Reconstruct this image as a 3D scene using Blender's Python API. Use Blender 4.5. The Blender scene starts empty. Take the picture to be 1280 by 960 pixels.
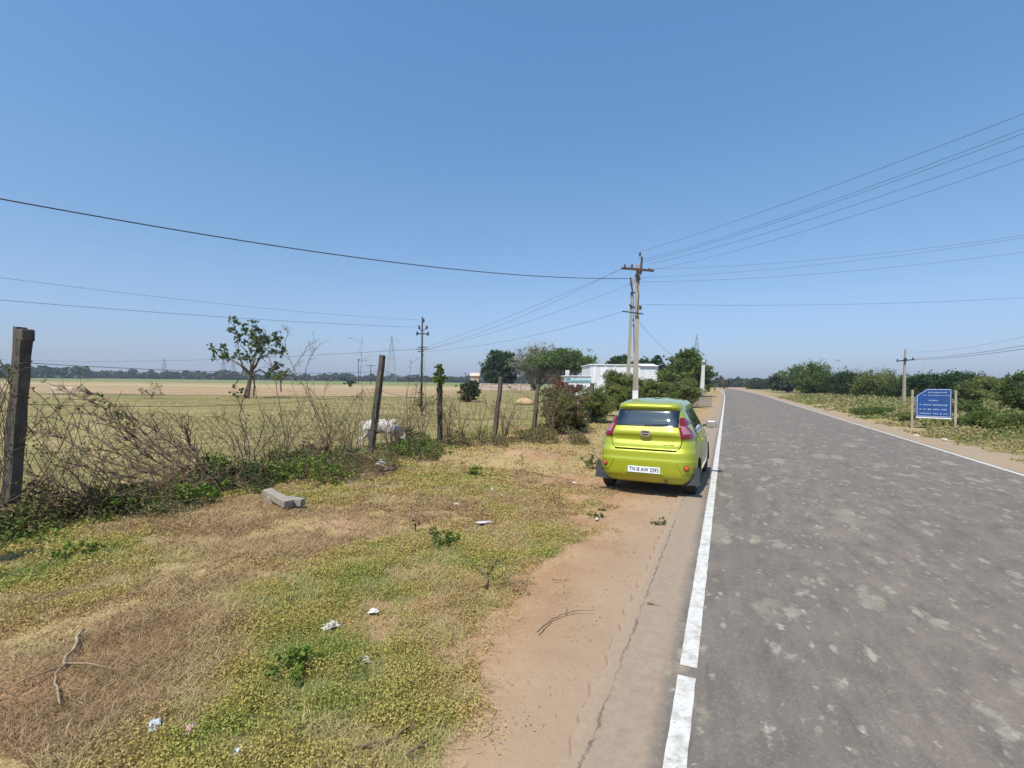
import bpy, bmesh, math, random
import numpy as np
from mathutils import Vector, Matrix
random.seed(7)
R = math.radians
sc = bpy.context.scene
COL = sc.collection

# ------------------------------------------------------------------ camera
F_PX, H_CAM, YAW = 620.0, 1.8, R(23.4)
PITCH, ROLL = -3.0/620.0, 0.0122
r0 = Vector((math.cos(YAW), math.sin(YAW), 0)); f0 = Vector((-math.sin(YAW), math.cos(YAW), 0)); u0 = Vector((0, 0, 1))
fw = (f0*math.cos(PITCH) + u0*math.sin(PITCH)).normalized()
up = (u0*math.cos(PITCH) - f0*math.sin(PITCH)).normalized()
rt = (r0*math.cos(ROLL) + up*math.sin(ROLL)).normalized()
up = rt.cross(fw).normalized()
CAM = Vector((0, 0, H_CAM))
cd = bpy.data.cameras.new('camera'); cam = bpy.data.objects.new('camera', cd); COL.objects.link(cam)
cam.matrix_world = Matrix(((rt.x, up.x, -fw.x, 0), (rt.y, up.y, -fw.y, 0), (rt.z, up.z, -fw.z, H_CAM), (0, 0, 0, 1)))
cd.sensor_width = 36; cd.lens = F_PX/1280*36; cd.clip_end = 9000; cd.clip_start = 0.05
sc.camera = cam

def ray(px, py):
    return fw + rt*((px-640)/F_PX) + up*((480-py)/F_PX)
def at(px, py, d):
    """point seen at photo position px,py at distance d along the view axis"""
    return CAM + ray(px, py)*d
def gd(px, py, z=0.0):
    """ground point"""
    r = ray(px, py); t = (z-H_CAM)/r.z
    p = CAM + r*t
    return Vector((p.x, p.y, z))
def pxz(p):
    v = Vector(p)-CAM
    return v.dot(fw)
def col_at(px, d):
    """ground point in the column px at depth d"""
    p = at(px, 480, d); return Vector((p.x, p.y, 0))

# ------------------------------------------------------------------ noise
def _hash(ix, iy, seed):
    h = (ix.astype(np.int64)*374761393 + iy.astype(np.int64)*668265263 + seed*974634777) & 0x7fffffff
    h = ((h ^ (h >> 13))*1274126177) & 0x7fffffff
    h = (h ^ (h >> 16)) & 0xffff
    return h/65535.0
def vnoise(x, y, seed=0):
    x = np.asarray(x, float); y = np.asarray(y, float)
    ix = np.floor(x); iy = np.floor(y); fx = x-ix; fy = y-iy
    fx = fx*fx*(3-2*fx); fy = fy*fy*(3-2*fy)
    a = _hash(ix, iy, seed); b = _hash(ix+1, iy, seed); c = _hash(ix, iy+1, seed); d = _hash(ix+1, iy+1, seed)
    return (a*(1-fx)+b*fx)*(1-fy) + (c*(1-fx)+d*fx)*fy
def fbm(x, y, seed=0, o=4):
    s = 0; a = .5; t = 0
    for i in range(o):
        s = s + a*vnoise(np.asarray(x)*2**i, np.asarray(y)*2**i, seed+i*17); t += a; a *= .5
    return s/t
def sstep(a, b, x):
    t = np.clip((x-a)/(b-a), 0, 1); return t*t*(3-2*t)

# ------------------------------------------------------------------ tagging
def tag(o, label=None, cat=None, group=None, kind=None):
    if label: o['label'] = label
    if cat: o['category'] = cat
    if group: o['group'] = group
    if kind: o['kind'] = kind
    return o
def empty(name, loc=(0, 0, 0), rz=0, label=None, cat=None, group=None):
    o = bpy.data.objects.new(name, None); COL.objects.link(o)
    o.location = loc; o.rotation_euler = (0, 0, rz); o.empty_display_size = .2
    return tag(o, label, cat, group)
def link(name, me, mat=None, parent=None, smooth=False, loc=None):
    o = bpy.data.objects.new(name, me); COL.objects.link(o)
    if mat: me.materials.append(mat)
    if parent: o.parent = parent
    if loc is not None: o.location = loc
    if smooth: me.polygons.foreach_set('use_smooth', [True]*len(me.polygons))
    return o

# ------------------------------------------------------------------ mesh builders
class MB:
    def __init__(s): s.v = []; s.f = []
    def add(s, vs, fs):
        n = len(s.v); s.v += [tuple(v) for v in vs]; s.f += [tuple(i+n for i in f) for f in fs]; return s
    def box(s, c, d, rot=None, bev=0.0):
        c = Vector(c); hx, hy, hz = d[0]/2, d[1]/2, d[2]/2
        if bev > 0:
            bm = bmesh.new(); bmesh.ops.create_cube(bm, size=1)
            for v in bm.verts: v.co = Vector((v.co.x*d[0], v.co.y*d[1], v.co.z*d[2]))
            bmesh.ops.bevel(bm, geom=bm.edges[:], offset=bev, segments=2, affect='EDGES', profile=.6)
            bm.verts.index_update()
            vs = [v.co.copy() for v in bm.verts]; fs = [[v.index for v in f.verts] for f in bm.faces]; bm.free()
        else:
            vs = [Vector((x, y, z)) for x in (-hx, hx) for y in (-hy, hy) for z in (-hz, hz)]
            fs = [(0, 1, 3, 2), (4, 6, 7, 5), (0, 4, 5, 1), (2, 3, 7, 6), (0, 2, 6, 4), (1, 5, 7, 3)]
        if rot is not None: vs = [rot @ v for v in vs]
        return s.add([v+c for v in vs], fs)
    def tube(s, pts, rad, n=6, caps=True):
        pts = [Vector(p) for p in pts]
        if not hasattr(rad, '__len__'): rad = [rad]*len(pts)
        vs = []; fs = []; m = len(pts)
        nrm = None
        for i, p in enumerate(pts):
            t = (pts[min(i+1, m-1)]-pts[max(i-1, 0)])
            if t.length < 1e-9: t = Vector((0, 0, 1))
            t.normalize()
            if nrm is None:
                a = Vector((1, 0, 0)) if abs(t.x) < .8 else Vector((0, 1, 0))
                nrm = t.cross(a).normalized()
            else:
                nrm = (nrm - t*nrm.dot(t))
                nrm = nrm.normalized() if nrm.length > 1e-6 else t.orthogonal().normalized()
            b = t.cross(nrm)
            for k in range(n):
                a = 2*math.pi*k/n
                vs.append(p + (nrm*math.cos(a)+b*math.sin(a))*rad[i])
        for i in range(m-1):
            for k in range(n):
                k2 = (k+1) % n
                fs.append((i*n+k, i*n+k2, (i+1)*n+k2, (i+1)*n+k))
        if caps and n > 2:
            fs.append(tuple(range(n-1, -1, -1))); fs.append(tuple((m-1)*n+k for k in range(n)))
        return s.add(vs, fs)
    def lathe(s, prof, n=24, M=None):
        """prof: (r, z) pairs around local z"""
        vs = []; fs = []; m = len(prof)
        for r, z in prof:
            for k in range(n):
                a = 2*math.pi*k/n; vs.append(Vector((r*math.cos(a), r*math.sin(a), z)))
        for i in range(m-1):
            for k in range(n):
                k2 = (k+1) % n; fs.append((i*n+k, i*n+k2, (i+1)*n+k2, (i+1)*n+k))
        fs.append(tuple(range(n-1, -1, -1))); fs.append(tuple((m-1)*n+k for k in range(n)))
        if M is not None: vs = [M @ v for v in vs]
        return s.add(vs, fs)
    def prism(s, poly, h, M=None):
        """poly in local xy, extruded along local z by h"""
        n = len(poly)
        vs = [Vector((x, y, 0)) for x, y in poly]+[Vector((x, y, h)) for x, y in poly]
        fs = [tuple(range(n-1, -1, -1)), tuple(range(n, 2*n))]+[(i, (i+1) % n, n+(i+1) % n, n+i) for i in range(n)]
        if M is not None: vs = [M @ v for v in vs]
        return s.add(vs, fs)
    def mesh(s, name):
        me = bpy.data.meshes.new(name); me.from_pydata(s.v, [], s.f); me.validate(); me.update(); return me
    def build(s, name, mat=None, parent=None, smooth=False, loc=None):
        return link(name, s.mesh(name), mat, parent, smooth, loc)

def npmesh(name, V, Fc, attr=None):
    """V (n,3), Fc (m,k) -> mesh, attr: dict of per-face floats"""
    me = bpy.data.meshes.new(name); V = np.asarray(V, np.float32); Fc = np.asarray(Fc, np.int32)
    m, k = Fc.shape
    me.vertices.add(len(V)); me.vertices.foreach_set('co', V.ravel())
    me.loops.add(m*k); me.loops.foreach_set('vertex_index', Fc.ravel())
    me.polygons.add(m); me.polygons.foreach_set('loop_start', np.arange(0, m*k, k, dtype=np.int32))
    me.polygons.foreach_set('loop_total', np.full(m, k, dtype=np.int32))
    if attr:
        for an, av in attr.items():
            dom = 'FACE' if len(av) == m else 'POINT'
            a = me.attributes.new(an, 'FLOAT', dom); a.data.foreach_set('value', np.asarray(av, np.float32))
    me.update(calc_edges=True); return me

def leaves(C, L, Wd, rng, upb=.3, v=None, name='leaves', dirs=None):
    """rhombus leaf faces. C (n,3) centres, L length, Wd width ratio"""
    n = len(C)
    L = np.broadcast_to(L, (n,)).reshape(n, 1)
    D = rng.normal(size=(n, 3)); D[:, 2] = D[:, 2]*.7+upb
    if dirs is not None: D = dirs
    D /= np.linalg.norm(D, axis=1, keepdims=True)+1e-9
    A = rng.normal(size=(n, 3)); S = np.cross(D, A); S /= np.linalg.norm(S, axis=1, keepdims=True)+1e-9
    N = np.cross(D, S)
    w = L*Wd*.5
    base = C-D*L*.5; tip = C+D*L*.5
    l = C - S*w + N*w*.35; r = C + S*w + N*w*.35
    V = np.stack([base, r, tip, l], 1).reshape(-1, 3)
    Fc = np.arange(4*n).reshape(n, 4)
    if v is None: v = rng.random(n)
    return npmesh(name, V, Fc, {'v': v})

# ------------------------------------------------------------------ materials
def newmat(name):
    m = bpy.data.materials.new(name); m.use_nodes = True
    nt = m.node_tree; nt.nodes.clear()
    out = nt.nodes.new('ShaderNodeOutputMaterial')
    return m, nt, out
def N(nt, typ, **kw):
    n = nt.nodes.new(typ)
    for k, v in kw.items():
        if k.startswith('i_'):
            key = k[2:]
            n.inputs[int(key) if key.isdigit() else key.replace('_', ' ')].default_value = v
        else: setattr(n, k, v)
    return n
def ramp(nt, fac, stops, interp='LINEAR'):
    r = nt.nodes.new('ShaderNodeValToRGB'); r.color_ramp.interpolation = interp
    cr = r.color_ramp
    while len(cr.elements) < len(stops): cr.elements.new(.5)
    for e, (p, c) in zip(cr.elements, stops):
        e.position = p; e.color = (c[0], c[1], c[2], 1) if hasattr(c, '__len__') else (c, c, c, 1)
    nt.links.new(fac, r.inputs[0]); return r.outputs[0]
def mixc(nt, fac, a, b, mode='MIX'):
    m = nt.nodes.new('ShaderNodeMix'); m.data_type = 'RGBA'; m.blend_type = mode
    for ii, (s, x) in enumerate(((m.inputs[0], fac), (m.inputs[6], a), (m.inputs[7], b))):
        if isinstance(x, bpy.types.NodeSocket): nt.links.new(x, s)
        elif hasattr(x, '__len__'): s.default_value = (x[0], x[1], x[2], 1)
        else: s.default_value = x if ii == 0 else (x, x, x, 1)
    return m.outputs[2]
def math_(nt, op, a, b=0.0, c=0.0, clamp=False):
    m = nt.nodes.new('ShaderNodeMath'); m.operation = op; m.use_clamp = clamp
    for s, x in zip(m.inputs, (a, b, c)):
        if isinstance(x, bpy.types.NodeSocket): nt.links.new(x, s)
        else: s.default_value = x
    return m.outputs[0]
def mapr(nt, x, a, b, c=0.0, d=1.0):
    m = nt.nodes.new('ShaderNodeMapRange'); m.clamp = True
    nt.links.new(x, m.inputs[0])
    for i, q in enumerate((a, b, c, d)): m.inputs[i+1].default_value = q
    return m.outputs[0]
def noise(nt, vec, scale, detail=4, rough=.6, dist=0.0):
    n = nt.nodes.new('ShaderNodeTexNoise'); n.inputs['Scale'].default_value = scale
    n.inputs['Detail'].default_value = detail; n.inputs['Roughness'].default_value = rough; n.inputs['Distortion'].default_value = dist
    if vec is not None: nt.links.new(vec, n.inputs['Vector'])
    return n.outputs[0]
def coords(nt, kind='Object', scale=None):
    if kind == 'Position': v = nt.nodes.new('ShaderNodeNewGeometry').outputs['Position']
    else: v = nt.nodes.new('ShaderNodeTexCoord').outputs[kind]
    if scale:
        m = nt.nodes.new('ShaderNodeMapping'); nt.links.new(v, m.inputs[0]); m.inputs['Scale'].default_value = scale; v = m.outputs[0]
    return v
def bump(nt, h, strength=.3, dist=.01):
    b = nt.nodes.new('ShaderNodeBump'); b.inputs['Strength'].default_value = strength; b.inputs['Distance'].default_value = dist
    nt.links.new(h, b.inputs['Height']); return b.outputs[0]
def bsdf(nt, out, col, rough=.8, spec=.3, metal=0.0, normal=None, coat=0.0):
    p = nt.nodes.new('ShaderNodeBsdfPrincipled')
    if isinstance(col, bpy.types.NodeSocket): nt.links.new(col, p.inputs['Base Color'])
    else: p.inputs['Base Color'].default_value = (*col, 1)
    if isinstance(rough, bpy.types.NodeSocket): nt.links.new(rough, p.inputs['Roughness'])
    else: p.inputs['Roughness'].default_value = rough
    p.inputs['Specular IOR Level'].default_value = spec; p.inputs['Metallic'].default_value = metal
    p.inputs['Coat Weight'].default_value = coat; p.inputs['Coat Roughness'].default_value = .04
    if normal is not None: nt.links.new(normal, p.inputs['Normal'])
    nt.links.new(p.outputs[0], out.inputs[0]); return p
def worn(name, c1, c2, scale=6, rough=.8, spec=.3, bs=.3, bd=.01, metal=0.0, stretch=None, c3=None, coat=0.0):
    m, nt, out = newmat(name)
    v = coords(nt, 'Object', stretch)
    a = noise(nt, v, scale, 6, .65)
    c = ramp(nt, a, [(.32, c1), (.68, c2)])
    if c3:
        b = noise(nt, v, scale*.37, 5, .7, .4); c = mixc(nt, mapr(nt, b, .55, .68), c, c3)
    bsdf(nt, out, c, rough, spec, metal, bump(nt, noise(nt, v, scale*5, 5, .7), bs, bd) if bs else None, coat)
    return m
def leafmat(name, stops, transl=.35, rough=.6):
    m, nt, out = newmat(name)
    a = nt.nodes.new('ShaderNodeAttribute'); a.attribute_name = 'v'
    c = ramp(nt, a.outputs['Fac'], stops)
    p = nt.nodes.new('ShaderNodeBsdfPrincipled'); nt.links.new(c, p.inputs['Base Color'])
    p.inputs['Roughness'].default_value = rough; p.inputs['Specular IOR Level'].default_value = .25
    t = nt.nodes.new('ShaderNodeBsdfTranslucent'); nt.links.new(c, t.inputs[0])
    mx = nt.nodes.new('ShaderNodeMixShader'); mx.inputs[0].default_value = transl
    nt.links.new(p.outputs[0], mx.inputs[1]); nt.links.new(t.outputs[0], mx.inputs[2]); nt.links.new(mx.outputs[0], out.inputs[0])
    return m

M_conc = worn('pole_concrete', (.26, .22, .17), (.40, .35, .28), 3, .9, .2, .4, .01, stretch=(1, 1, .25), c3=(.2, .17, .135))
M_stone = worn('post_granite', (.065, .054, .042), (.14, .118, .09), 9, .92, .2, .9, .014, stretch=(1, 1, .5), c3=(.06, .052, .04))
M_stone2 = worn('beam_concrete', (.22, .19, .15), (.34, .30, .24), 12, .9, .2, .8, .01, c3=(.24, .22, .19))
M_white = worn('whitewash', (.62, .61, .58), (.78, .78, .76), 3, .85, .2, .3, .01, c3=(.5, .48, .44))
M_rust = worn('rusty_steel', (.05, .032, .026), (.10, .055, .04), 14, .75, .3, .3, .004)
M_dark = worn('dark_steel', (.025, .024, .026), (.05, .045, .045), 14, .6, .4, .2, .004)
M_porc = worn('brown_porcelain', (.04, .025, .02), (.07, .04, .035), 8, .25, .5, 0, .01)
M_wire = worn('wire_dark', (.03, .03, .035), (.06, .06, .065), 5, .6, .4, 0, .01)
M_wirel = worn('wire_aluminium', (.10, .11, .13), (.16, .17, .19), 5, .5, .4, 0, .01)
M_galv = worn('weathered_wire', (.045, .034, .026), (.10, .078, .06), 8, .7, .4, 0, .01)
M_twig = worn('dry_twig', (.10, .065, .04), (.23, .16, .105), 25, .9, .15, .2, .003)
M_twigl = worn('pale_dry_stem', (.22, .16, .10), (.38, .30, .20), 25, .9, .15, .2, .003)
M_bark = worn('bark', (.10, .078, .058), (.20, .16, .12), 8, .95, .1, .8, .03, stretch=(1, 1, .3))
M_barkg = worn('grey_bark', (.25, .225, .20), (.42, .385, .35), 3, .95, .1, .6, .03)
L_green = leafmat('leaf_green', [(0, (.045, .075, .016)), (.5, (.10, .155, .028)), (1, (.19, .24, .045))])
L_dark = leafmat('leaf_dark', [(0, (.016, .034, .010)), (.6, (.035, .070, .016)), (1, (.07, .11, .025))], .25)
L_olive = leafmat('leaf_olive', [(0, (.065, .085, .024)), (.5, (.15, .185, .048)), (1, (.29, .30, .09))])
L_far = leafmat('leaf_far', [(0, (.025, .038, .02)), (.6, (.05, .068, .03)), (1, (.09, .10, .045))], .2)
L_brown = leafmat('leaf_brown', [(0, (.12, .055, .03)), (.6, (.22, .11, .06)), (1, (.30, .19, .11))])
L_lime = leafmat('leaf_lime', [(0, (.06, .11, .015)), (.5, (.13, .20, .03)), (1, (.24, .30, .05))])
L_mixed = leafmat('leaf_mixed', [(0, (.15, .095, .06)), (.35, (.20, .15, .075)), (.6, (.14, .155, .045)), (1, (.20, .23, .06))])
# ------------------------------------------------------------------ ground
LINE_X, RLINE_X, ASPH_L, ASPH_R = -0.20, 5.62, -0.70, 5.78
_edge = [gd(*p) for p in ((430, 958), (535, 890), (608, 815), (642, 750), (668, 695), (712, 650), (742, 622), (752, 600))]
_ey = np.array([-5.0]+[p.y for p in _edge]+[10.5, 30, 400]); _ex = np.array([_edge[0].x]+[p.x for p in _edge]+[_edge[-1].x, -1.9, -1.9])
def edge_x(y): return np.interp(y, _ey, _ex)
def blob(x, y, px, py, rx, ry=None):
    c = gd(px, py); ry = ry or rx
    return np.exp(-(((x-c.x)/rx)**2+((y-c.y)/ry)**2))
MOUND = gd(668, 578)
def hgt(x, y):
    x = np.asarray(x, float); y = np.asarray(y, float)
    side = sstep(-1.2, -3.2, x)*sstep(60, 25, np.abs(y))
    h = side*((fbm(x*.55, y*.55, 3)-.5)*.16 + (fbm(x*2.5, y*2.5, 5, 3)-.5)*.06) + .03*side
    h = h + .26*np.exp(-(((x-MOUND.x)/1.3)**2+((y-MOUND.y)/1.0)**2))*(.7+.6*fbm(x*3, y*3, 9))
    sh = (sstep(ASPH_L+.05, ASPH_L-.35, x)*sstep(-3.5, -2.0, x)+sstep(ASPH_R, ASPH_R+.4, x)*sstep(9, 7.5, x))*sstep(50, 30, np.abs(y))
    h = h + sh*(fbm(x*1.6, y*1.2, 21, 4)-.55)*.035
    rs = sstep(6.6, 9.0, x)*sstep(90, 60, y)
    h = h + rs*(.10+(fbm(x*.5, y*.5, 31)-.5)*.25)
    return h - .028
def soil(x, y):
    """1 where the earth lies bare"""
    x = np.asarray(x, float); y = np.asarray(y, float)
    n = fbm(x*1.7, y*1.7, 41, 5)-.5
    e = edge_x(y)
    s = sstep(-.35, .30, x-e+n*1.9)
    far = sstep(9, 14, y)*sstep(ASPH_L-.1, ASPH_L-.6, x)
    s = np.maximum(s, 0)
    s = s*(1-.55*far*(x < e+.9)) 
    pat = sstep(.60, .74, fbm(x*.8+9, y*.8, 57, 4))*sstep(-5.5, -3, x)*.7
    s = np.maximum(s, pat*(x < 0))
    s = np.maximum(s, .8*np.exp(-(((x-MOUND.x)/1.0)**2+((y-MOUND.y)/.8)**2)))
    s = np.maximum(s, .75*blob(x, y, 700, 560, .9))
    s = np.maximum(s, .6*blob(x, y, 395, 600, .5)); s = np.maximum(s, .7*blob(x, y, 440, 655, .9, .5))
    s = np.where(x > 2, sstep(7.1, 6.5, x+n*1.1)+.5*sstep(.56, .66, fbm(x*.6, y*.6, 77))*sstep(11, 8, x), s)
    return np.clip(s, 0, 1)
def green(x, y):
    g = .27+(fbm(x*.7, y*.7, 61, 4)-.5)*1.1+(fbm(x*2.6, y*2.6, 63, 3)-.5)*.45
    g = g+.30*blob(x, y, 360, 840, .9)+.28*blob(x, y, 430, 730, .9)+.36*blob(x, y, 560, 690, .9, .8)+.30*blob(x, y, 200, 915, .8)
    g = g+.25*blob(x, y, 250, 760, .5)+.25*blob(x, y, 420, 770, .6)+.22*blob(x, y, 470, 690, .7)+.3*blob(x, y, 60, 720, .7)+.25*blob(x, y, 590, 600, .9)+.3*blob(x, y, 500, 840, .5)
    g = g-.30*blob(x, y, 300, 690, 1.5)-.55*blob(x, y, 60, 830, .9)-.5*blob(x, y, 30, 900, .5)-.25*blob(x, y, 660, 590, 1.2)-.35*blob(x, y, 270, 770, .35)
    g = g-.3*blob(x, y, 430, 650, 1.2, .7)+.35*sstep(-6.6, -7.2, x)
    return np.clip(g, 0, 1)
def graded(lo, hi, a, b, fine, growth=1.09):
    c = list(np.arange(a, b, fine)); s = fine; x = a; left = []
    while x > lo: s *= growth; x -= s; left.append(x)
    s = fine; x = c[-1]; right = []
    while x < hi: s *= growth; x += s; right.append(x)
    return np.array(left[::-1]+c+right)
gx = graded(-2300, 2300, -9, -.5, .07, 1.075); gy = graded(-2300, 2300, 1.0, 17, .09, 1.07)
X, Y = np.meshgrid(gx, gy); Z = hgt(X, Y)
V = np.stack([X, Y, Z], -1).reshape(-1, 3)
nx, ny = len(gx), len(gy)
i = np.arange(nx-1); j = np.arange(ny-1); I, J = np.meshgrid(i, j)
q = (J*nx+I).ravel(); Fq = np.stack([q, q+1, q+nx+1, q+nx], 1)
me = npmesh('ground', V, Fq, {'soil': soil(X, Y).ravel(), 'green': green(X, Y).ravel()})
me.polygons.foreach_set('use_smooth', [True]*len(me.polygons))

def ground_mat():
    m, nt, out = newmat('earth_and_grass')
    P = coords(nt, 'Position')
    def attr(n):
        a = nt.nodes.new('ShaderNodeAttribute'); a.attribute_name = n; return a.outputs['Fac']
    so, gr = attr('soil'), attr('green')
    sx = nt.nodes.new('ShaderNodeSeparateXYZ'); nt.links.new(P, sx.inputs[0]); x = sx.outputs[0]; y = sx.outputs[1]
    n1 = noise(nt, P, 1.3, 6, .65); n2 = noise(nt, P, 9, 6, .7); n3 = noise(nt, P, 60, 4, .75); n4 = noise(nt, P, .35, 5, .6)
    earth = ramp(nt, n1, [(.30, (.27, .15, .078)), (.55, (.38, .235, .125)), (.75, (.46, .31, .175))])
    earth = mixc(nt, mapr(nt, n2, .3, .75, 0, .5), earth, (.27, .165, .10))
    vo = nt.nodes.new('ShaderNodeTexVoronoi'); vo.inputs['Scale'].default_value = 38; nt.links.new(P, vo.inputs['Vector'])
    peb = math_(nt, 'MULTIPLY', mapr(nt, vo.outputs['Distance'], .10, .16, 1, 0), mapr(nt, noise(nt, P, 2.1, 4), .44, .62))
    earth = mixc(nt, math_(nt, 'MULTIPLY', peb, .65), earth, (.17, .115, .08))
    earth = mixc(nt, mapr(nt, n3, .56, .70, 0, .45), earth, (.20, .13, .08))
    earth = mixc(nt, mapr(nt, noise(nt, P, 2.6, 7, .75), .54, .68, 0, .35), earth, (.24, .145, .08))
    # dusty grey strip near the asphalt
    dx = math_(nt, 'ADD', x, math_(nt, 'MULTIPLY', n1, .5))
    earth = mixc(nt, math_(nt, 'MULTIPLY', mapr(nt, dx, -1.3, -.35), .85), earth, (.31, .235, .165))
    # straw litter under the grass
    litter = ramp(nt, n3, [(.32, (.15, .10, .048)), (.5, (.32, .235, .105)), (.7, (.48, .37, .18))])
    gl = ramp(nt, n3, [(.32, (.05, .055, .018)), (.55, (.15, .15, .045)), (.75, (.27, .25, .09))])
    under = mixc(nt, mapr(nt, gr, .3, .75), litter, gl)
    sm = mapr(nt, math_(nt, 'ADD', so, math_(nt, 'MULTIPLY', math_(nt, 'SUBTRACT', n2, .5), .7)), .35, .65)
    near = mixc(nt, sm, under, earth)
    # fields: bands across the view
    dn = nt.nodes.new('ShaderNodeVectorMath'); dn.operation = 'DOT_PRODUCT'; nt.links.new(P, dn.inputs[0]); dn.inputs[1].default_value = (f0.x, f0.y, 0)
    cn = nt.nodes.new('ShaderNodeVectorMath'); cn.operation = 'DOT_PRODUCT'; nt.links.new(P, cn.inputs[0]); cn.inputs[1].default_value = (r0.x, r0.y, 0)
    d = dn.outputs['Value']; c = cn.outputs['Value']
    nb = noise(nt, P, .03, 4, .5)
    d2 = math_(nt, 'ADD', d, math_(nt, 'MULTIPLY', math_(nt, 'SUBTRACT', nb, .5), 16))
    f1 = noise(nt, P, .9, 8, .72); f2 = noise(nt, coords(nt, 'Position', (.05, .22, 1)), 1.6, 5, .6)
    fmix = math_(nt, 'ADD', math_(nt, 'MULTIPLY', f1, .6), math_(nt, 'MULTIPLY', f2, .4))
    olive = ramp(nt, fmix, [(.38, (.15, .13, .045)), (.5, (.26, .21, .082)), (.60, (.38, .285, .14))])
    spk = noise(nt, P, 7, 6, .8)
    olive = mixc(nt, mapr(nt, spk, .40, .60, .6, 0), olive, (.07, .075, .025))
    brown = ramp(nt, fmix, [(.35, (.24, .15, .085)), (.5, (.33, .215, .13)), (.65, (.42, .30, .185))])
    brown = mixc(nt, mapr(nt, n4, .45, .6, 0, .6), brown, (.30, .24, .115))
    farg = ramp(nt, f2, [(.35, (.12, .15, .05)), (.6, (.20, .215, .08))])
    pale = ramp(nt, f2, [(.35, (.40, .31, .17)), (.6, (.30, .28, .12))])
    k1 = mapr(nt, d2, 50, 54)
    k1 = math_(nt, 'MULTIPLY', k1, mapr(nt, c, -2, -12))
    fld = mixc(nt, k1, olive, brown)
    fld = mixc(nt, math_(nt, 'MULTIPLY', mapr(nt, d2, 104, 108), mapr(nt, c, 5, -10)), fld, pale)
    fld = mixc(nt, math_(nt, 'MULTIPLY', mapr(nt, d2, 126, 132), mapr(nt, c, 5, -10)), fld, brown)
    fld = mixc(nt, mapr(nt, d2, 165, 185), fld, farg)
    # low dark bund between green and brown plots
    bund = math_(nt, 'MULTIPLY', mapr(nt, math_(nt, 'ABSOLUTE', math_(nt, 'SUBTRACT', d2, 51)), 1.2, .3), mapr(nt, c, -2, -12))
    fld = mixc(nt, math_(nt, 'MULTIPLY', bund, .8), fld, (.07, .07, .03))
    fm = mapr(nt, math_(nt, 'ADD', x, math_(nt, 'MULTIPLY', math_(nt, 'SUBTRACT', n1, .5), 1.5)), -7.6, -8.6)
    colr = mixc(nt, fm, near, fld)
    fr = mapr(nt, y, 45, 70)
    rg = ramp(nt, fmix, [(.34, (.10, .10, .035)), (.55, (.20, .17, .075)), (.7, (.30, .24, .13))])
    colr = mixc(nt, math_(nt, 'MULTIPLY', mapr(nt, x, 8.5, 10.5), .8), colr, rg)
    hb = math_(nt, 'ADD', math_(nt, 'MULTIPLY', n2, .6), math_(nt, 'MULTIPLY', n3, .3))
    bsdf(nt, out, colr, .95, .12, 0, bump(nt, hb, .6, .03))
    return m
tag(link('ground', me, ground_mat()), kind='structure')

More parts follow.
